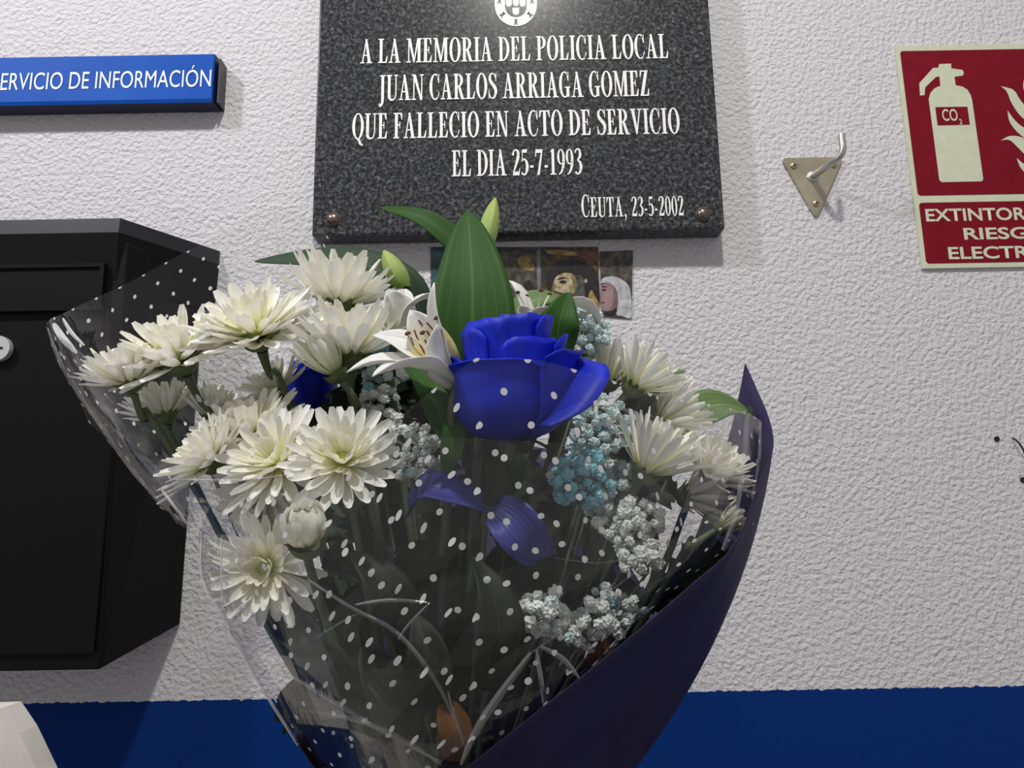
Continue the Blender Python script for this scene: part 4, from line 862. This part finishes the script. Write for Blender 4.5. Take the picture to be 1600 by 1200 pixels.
def dry(pts, wid, facing, label):
    mb = MB(); blade_leaf(mb, [W(*p_) for p_ in pts], wid, facing, .3, 14); o = mb.build('dry_leaf', M['leaf_dry']); tag(o, label, 'leaf', 'dry leaves inside the film'); top(o, W(*pts[0]))
dry([(935, 1045, -.405), (935, 1020, -.41), (915, 1000, -.41), (890, 985, -.40)], .0095, (.2, -.9, .3), 'ochre dry leaf against the navy paper edge at the lower right')
dry([(610, 1000, -.43), (622, 980, -.435), (632, 962, -.435), (640, 940, -.43)], .0042, (.2, -.9, .2), 'narrow ochre dry leaf at the lower left behind the film folds')
dry([(708, 1190, -.455), (712, 1150, -.46), (702, 1115, -.455), (690, 1085, -.445)], .0080, (.2, -.95, .2), 'reddish dry leaf in the film crease at the bottom middle')

# ------------------------------------------------------------------ baby's breath
def floret_mesh(seed, mat):
    rnd = random.Random(seed); mb = MB(); n, m_ = 16, 9; ph = [rnd.uniform(0, 6.28) for _ in range(4)]; rows = []
    for k in range(m_ + 1):
        a = pi * k / m_; row = []
        for j in range(n):
            th = 2 * pi * j / n; rr = .0030 * (1 + .20 * sin(5 * th + ph[0] + k * 1.3) * sin(a) + .14 * sin(4 * a * 2 + ph[1] + th * 2) + .06 * rnd.uniform(-1, 1) * sin(a))
            row.append(Vector((rr * sin(a) * cos(th), rr * sin(a) * sin(th), rr * cos(a) * .85)))
        rows.append(row)
    mb.grid(rows, closed=True, smooth=False)
    for k in range(5):
        a = 2 * pi * (k + rnd.random() * .5) / 5; cpetal(mb, Vector((0, 0, -.0008)), Vector((0, 0, 1)), Vector((cos(a), sin(a), 0)), .1 + rnd.uniform(-.2, .3), .9, .0032, .0015, .001, rnd, ns=4)
    me_o = mb.build('floret', M[mat]); me = me_o.data; bpy.data.objects.remove(me_o); return me
FM = {k: [floret_mesh(500 + i + 10 * j, 'gyp_' + k) for i in range(3)] for j, k in enumerate(('white', 'pale', 'blue'))}
GY = [(592, 575, -.355, (46, 48), 40, 'pale', 'pale teal baby\'s breath spray above left of the dark leaf under the streaked lily'),
      (590, 648, -.36, (44, 44), 30, 'white', 'hazy white baby\'s breath spray beside the upright stem left of the lily'),
      (645, 708, -.405, (58, 46), 30, 'white', 'white baby\'s breath spray right of the chrysanthemum with a green eye'),
      (916, 522, -.345, (36, 44), 34, 'pale', 'pale blue baby\'s breath spray above the right side of the rose'),
      (935, 675, -.385, (52, 56), 60, 'pale', 'dense teal baby\'s breath spray right under the flared rose petal'),
      (905, 748, -.40, (55, 46), 42, 'blue', 'bright light blue baby\'s breath spray below the blue rose'),
      (955, 765, -.375, (46, 50), 46, 'pale', 'grey-teal baby\'s breath spray below the dense teal one'),
      (985, 815, -.395, (52, 40), 34, 'white', 'whitish baby\'s breath spray in front of the right chrysanthemum stems'),
      (1000, 870, -.405, (38, 32), 16, 'white', 'sparse white baby\'s breath spray beside the bud stem on the right'),
      (845, 955, -.42, (40, 40), 20, 'white', 'grey-white baby\'s breath spray low in the middle behind the film'),
      (955, 958, -.41, (60, 42), 26, 'white', 'white baby\'s breath spray with a teal floret above the ochre leaf'),
      (905, 990, -.415, (50, 26), 14, 'white', 'small white baby\'s breath spray touching the ochre leaf')]
for i, (px, py, Y, (rx, ry), n, kind, lb_) in enumerate(GY):
    rnd = random.Random(700 + i); b_ = W(px, py + ry * 1.3, Y + .01); t = thing('babys_breath', b_, lb_, 'flower spray', 'baby\'s breath sprays in the bouquet')
    n = int(n * 1.5); mb = MB(); end = neck_pt(rnd); hub = W(px + rnd.uniform(-8, 8), py + ry * .9, Y + .006)
    mb.tube(spline([hub, b_, b_.lerp(end, .5), end], 12), .0010, 6); pos = []; tries = 0
    while len(pos) < n and tries < 4000:
        tries += 1; n = min(95, n); u, v, w_ = rnd.uniform(-1, 1), rnd.uniform(-1, 1), rnd.uniform(-1, 1)
        if u * u + v * v + w_ * w_ > 1: continue
        p_ = W(px + u * rx, py + v * ry, Y + w_ * .022)
        if all((p_ - q2).length > .0050 for q2 in pos): pos.append(p_)
    subs = [hub.lerp(W(px + rx * .6 * cos(a), py - ry * .2 + ry * .5 * sin(a), Y + rnd.uniform(-.012, .012)), .75) for a in [2 * pi * k / 6 for k in range(6)]]
    for s_ in subs: mb.tube(bez(hub, hub.lerp(s_, .5) + Vector((0, 0, -.003)), s_, 5), .0006, 5, cap=False)
    for p_ in pos:
        s_ = min(subs, key=lambda z: (z - p_).length); mb.tube(bez(s_, s_.lerp(p_, .5) + Vector((0, 0, -.002)), p_, 4), .0004, 5, cap=False)
    mb.build('stems', M['stem_thin'], t)
    for k, p_ in enumerate(pos):
        kk = kind if rnd.random() < .72 else rnd.choice(('white', 'pale', 'blue') if kind != 'white' else ('white', 'pale', 'white'))
        if i == 10 and k == 0: kk = 'blue'
        o = bpy.data.objects.new('floret', rnd.choice(FM[kk])); COL.objects.link(o); o.parent = t; o.location = p_ - b_
        o.rotation_euler = (rnd.uniform(-.2, 1.3), rnd.uniform(-.6, .6), rnd.uniform(0, 6.28)); sc = rnd.uniform(.75, 1.3); o.scale = (sc, sc, sc)

# ------------------------------------------------------------------ wrapping: navy paper cone and dotted clear film
wr = thing('bouquet_wrap', NECK + Vector((0, 0, -.06)), 'dotted clear film and navy paper wrapped around the bouquet of white and blue flowers', 'wrapping')
RIM = [  # px, py, Y, outward belly (m) — the cut edge of the paper, all the way round
    (462, 1158, -.43, .000), (458, 1150, -.38, .00), (470, 1120, -.31, .0), (505, 1010, -.24, .01), (560, 850, -.205, .02), (620, 740, -.19, .03), (760, 700, -.18, .03), (900, 720, -.18, .03), (980, 880, -.18, .03),
    (1050, 950, -.19, .03), (1125, 850, -.225, .02), (1140, 720, -.26, .02), (1165, 568, -.30, .045), (1197, 640, -.345, .055), (1209, 695, -.385, .055), (1190, 745, -.425, .05), (1150, 848, -.452, .025), (1080, 915, -.47, .012), (950, 1025, -.487, .005), (740, 1192, -.487, .0), (640, 1275, -.47, .0)]
NB = len(RIM); rim = [W(a, b, c) for a, b, c, d in RIM]
angs = [math.atan2((p_ - NECK).y, (p_ - NECK).x) for p_ in rim]
FOOT = NECK.copy(); ns = 24; dense = 4
def loopspline(vals, n_per):
    out = []
    for i in range(len(vals) - 1):
        for k in range(n_per):
            f_ = k / n_per; p0, p1, p2, p3 = vals[max(i - 1, 0)], vals[i], vals[i + 1], vals[min(i + 2, len(vals) - 1)]
            out.append(p1 * (1 - f_) + p2 * f_ if i in (11, 12) else 0.5 * ((p1 * 2) + (p2 - p0) * f_ + (p0 * 2 - p1 * 5 + p2 * 4 - p3) * f_ * f_ + (p1 * 3 - p0 - p2 * 3 + p3) * f_ ** 3))
    return out + [vals[-1]]
rimd = loopspline(rim, dense); bel = [v.x for v in loopspline([Vector((r[3], 0, 0)) for r in RIM], dense)]
rows = []
for k in range(ns + 1):
    t = k / ns; row = []
    for j, p_ in enumerate(rimd):
        a = math.atan2((p_ - NECK).y, (p_ - NECK).x); rad = Vector((cos(a), sin(a), 0)); foot = FOOT + rad * .020
        ctrl = p_.lerp(foot, .5) + rad * bel[j] * 1.15 + Vector((0, 0, -bel[j] * .3))
        row.append(p_ * (1 - t) ** 2 + ctrl * 2 * t * (1 - t) + foot * t * t)
    rows.append(row)
mb = MB(); mb.grid(rows); o = mb.build('navy_paper', M['paper'], wr); sd = o.modifiers.new('thick', 'SOLIDIFY'); sd.thickness = .0005

def film_sheet(name, rowspx, seed, amp, nu, nv, smooth=False, uo=(0, 0)):
    """rowspx: rows from top edge to bottom, each a list of (px, py, Y); resampled, jittered and creased into flat facets"""
    rnd = random.Random(seed); R_ = [spline([W(*p_) for p_ in r], nu) for r in rowspx]
    cols = [spline([r[j] for r in R_], nv) for j in range(nu)]
    g = [[cols[j][i].copy() for j in range(nu)] for i in range(nv)]
    us = [[0.0] * nu for _ in range(nv)]; vs = [[0.0] * nu for _ in range(nv)]
    for i in range(nv):
        for j in range(1, nu): us[i][j] = us[i][j - 1] + (g[i][j] - g[i][j - 1]).length
        mid_ = us[i][nu // 2]
        for j in range(nu): us[i][j] -= mid_
    for j in range(nu):
        for i in range(1, nv): vs[i][j] = vs[i - 1][j] - (g[i][j] - g[i - 1][j]).length
    for i in range(nv):
        for j in range(nu):
            edge = 1.0 if 0 < j < nu - 1 and 0 < i < nv - 1 else .25
            p_ = g[i][j]; f1 = mnoise.noise(p_ * 17 + Vector((seed, 0, 0))); f2 = mnoise.noise(p_ * 42 + Vector((0, seed, 0)))
            g[i][j] = p_ + Vector((rnd.uniform(-1, 1) * .0018 * edge, (f1 * .8 + f2 * .5 + rnd.uniform(-.4, .4)) * amp * edge, rnd.uniform(-1, 1) * .0018 * edge))
    fl = {}
    mb = MB(); mb.grid(g, uvf=lambda a, b: (us[a][b] + uo[0], vs[a][b] + uo[1]), smooth=smooth, flip=lambda a, b: fl.setdefault((a, b), rnd.random() < .5))
    o = mb.build(name, M['film'], wr)
    return o
# front sheet: from the fold at the left to the roll inside the navy tip at the right
film_sheet('clear_film', [
    [(250, 742, -.455), (340, 746, -.485), (450, 740, -.505), (560, 700, -.515), (640, 640, -.515), (745, 560, -.515), (880, 572, -.505), (1000, 610, -.48), (1100, 632, -.45), (1160, 640, -.415), (1190, 658, -.375)],
    [(312, 845, -.435), (370, 850, -.475), (450, 850, -.50), (560, 830, -.512), (640, 800, -.515), (745, 770, -.515), (880, 770, -.507), (1000, 770, -.487), (1090, 765, -.46), (1155, 755, -.425), (1182, 750, -.39)],
    [(316, 905, -.43), (380, 920, -.47), (470, 935, -.495), (570, 940, -.507), (650, 935, -.51), (750, 920, -.51), (860, 905, -.503), (960, 890, -.49), (1040, 870, -.475), (1110, 850, -.455), (1158, 835, -.43)],
    [(395, 1055, -.425), (440, 1060, -.46), (510, 1070, -.485), (590, 1080, -.495), (660, 1085, -.50), (740, 1080, -.50), (820, 1065, -.496), (890, 1040, -.49), (950, 1010, -.48), (1010, 960, -.465), (1060, 920, -.45)],
    [(466, 1163, -.415), (500, 1175, -.445), (550, 1185, -.465), (610, 1195, -.475), (670, 1200, -.48), (730, 1195, -.48), (790, 1180, -.476), (830, 1150, -.47), (860, 1110, -.462), (890, 1080, -.452), (910, 1060, -.44)],
    [(560, 1300, -.38), (585, 1310, -.40), (610, 1315, -.41), (640, 1320, -.42), (670, 1320, -.42), (700, 1320, -.42), (730, 1310, -.42), (750, 1300, -.415), (770, 1280, -.41), (785, 1270, -.40), (800, 1260, -.39)]], 3, .0062, 15, 12)
# second sheet a little further in
film_sheet('clear_film', [
    [(430, 800, -.475), (520, 745, -.49), (600, 690, -.495), (700, 684, -.495), (820, 690, -.49), (950, 700, -.475), (1040, 760, -.45), (1090, 830, -.43)],
    [(440, 960, -.47), (520, 950, -.482), (620, 945, -.488), (700, 940, -.49), (800, 935, -.488), (900, 925, -.475), (980, 905, -.455), (1040, 890, -.435)],
    [(490, 1100, -.455), (560, 1100, -.47), (630, 1100, -.477), (700, 1095, -.48), (760, 1085, -.478), (830, 1060, -.47), (890, 1030, -.455), (940, 1000, -.44)],
    [(570, 1250, -.40), (610, 1255, -.42), (650, 1260, -.435), (700, 1260, -.44), (730, 1250, -.44), (760, 1235, -.435), (790, 1220, -.43), (810, 1200, -.42)]], 11, .0042, 10, 8, uo=(.009, .006))
# the wing at the left: comes from behind the flowers, folds round the outermost bloom and ends in a corner
film_sheet('clear_film', [
    [(185, 590, -.455), (120, 545, -.45), (80, 515, -.42), (72, 507, -.385), (92, 492, -.35), (190, 447, -.30), (320, 378, -.245), (432, 322, -.22), (520, 378, -.21), (600, 520, -.205)],
    [(215, 650, -.458), (160, 620, -.452), (120, 602, -.425), (108, 597, -.39), (130, 590, -.355), (210, 560, -.305), (330, 500, -.25), (440, 450, -.225), (520, 480, -.215), (600, 590, -.21)],
    [(250, 720, -.458), (215, 712, -.452), (188, 708, -.425), (178, 703, -.395), (200, 690, -.36), (260, 660, -.31), (350, 620, -.26), (450, 580, -.235), (530, 600, -.225), (600, 680, -.22)],
    [(290, 800, -.45), (272, 798, -.445), (255, 792, -.425), (245, 782, -.40), (262, 770, -.37), (300, 750, -.32), (370, 720, -.275), (460, 700, -.25), (540, 720, -.24), (600, 790, -.235)],
    [(300, 824, -.448), (297, 824, -.44), (293, 823, -.425), (290, 820, -.40), (300, 815, -.375), (330, 800, -.33), (390, 790, -.285), (470, 790, -.26), (545, 810, -.25), (605, 870, -.245)]], 5, .0016, 30, 14, True)
# pinched folds and doubled edges of the film, the brightest with highlights painted white
def fold(pts, wid, h=.0012, taper=True, mat='fold'):
    wid *= .42; rows = []; n = max(8, len(pts) * 5); c = spline([W(*p_) for p_ in pts], n)
    for k in range(n):
        d = (c[min(k + 1, n - 1)] - c[max(k - 1, 0)]).normalized(); to = (CAM - c[k]).normalized(); sd_ = d.cross(to).normalized(); f_ = sin(pi * (.06 + .9 * k / (n - 1))) ** .6 if taper else 1
        rows.append([c[k] - sd_ * wid * f_, c[k] + to * h * f_, c[k] + sd_ * wid * f_])
    mb = MB(); mb.grid(rows, smooth=False); mb.build('film_fold', M[mat], wr)
fold([(426, 322, -.222), (431, 365, -.222), (438, 412, -.22)], .0034, mat='fold_glint')
fold([(434, 322, -.223), (440, 365, -.224), (447, 412, -.222)], .0030, mat='fold_glint')
fold([(84, 505, -.40), (96, 525, -.425), (120, 552, -.44)], .0045, mat='fold_glint'); fold([(74, 512, -.395), (92, 560, -.41), (118, 606, -.415), (160, 668, -.42), (215, 745, -.42), (290, 820, -.43)], .0030)
fold([(98, 497, -.39), (112, 520, -.40), (132, 540, -.41)], .0026, mat='fold_glint')
fold([(250, 748, -.462), (300, 750, -.478), (385, 750, -.497), (450, 742, -.51)], .0016)
fold([(252, 765, -.462), (275, 795, -.465), (298, 826, -.452)], .0018, mat='fold_glint'); fold([(326, 770, -.48), (338, 800, -.48), (350, 832, -.482)], .0018)
fold([(316, 830, -.44), (316, 905, -.437), (345, 960, -.44), (400, 1060, -.437), (466, 1164, -.425)], .0018, taper=False, mat='fold_glint')
fold([(346, 840, -.475), (346, 900, -.472), (348, 955, -.468)], .0013, mat='fold_glint')
fold([(480, 905, -.508), (550, 950, -.514), (615, 985, -.516), (665, 1040, -.514), (700, 1100, -.508), (728, 1170, -.497)], .0022)
fold([(555, 945, -.515), (610, 938, -.518), (672, 942, -.518)], .0020); fold([(672, 942, -.518), (640, 975, -.518), (622, 1000, -.514)], .0018)
fold([(490, 1000, -.503), (530, 975, -.511), (560, 958, -.514)], .0014)
fold([(395, 1022, -.455), (470, 1065, -.478), (535, 1105, -.49), (610, 1150, -.49), (690, 1190, -.488)], .0022)
fold([(1010, 882, -.492), (940, 935, -.50), (880, 985, -.505), (830, 1020, -.506)], .0018); fold([(830, 1020, -.506), (785, 1080, -.505), (745, 1140, -.50), (720, 1195, -.49)], .0040)
fold([(845, 1010, -.506), (880, 1030, -.502), (905, 1060, -.497)], .0028); fold([(838, 1015, -.506), (845, 1060, -.502), (850, 1100, -.495)], .0026)
fold([(470, 1110, -.45), (545, 1122, -.475), (620, 1150, -.487), (690, 1195, -.487)], .0024)
fold([(700, 1080, -.512), (712, 1120, -.505), (728, 1160, -.497)], .0016)
fold([(1168, 645, -.42), (1162, 720, -.43), (1150, 800, -.44), (1130, 860, -.45)], .0030, taper=False); fold([(1188, 660, -.385), (1186, 720, -.40), (1176, 780, -.42)], .0020, taper=False)
fold([(865, 872, -.512), (940, 880, -.50), (1000, 866, -.487)], .0009)
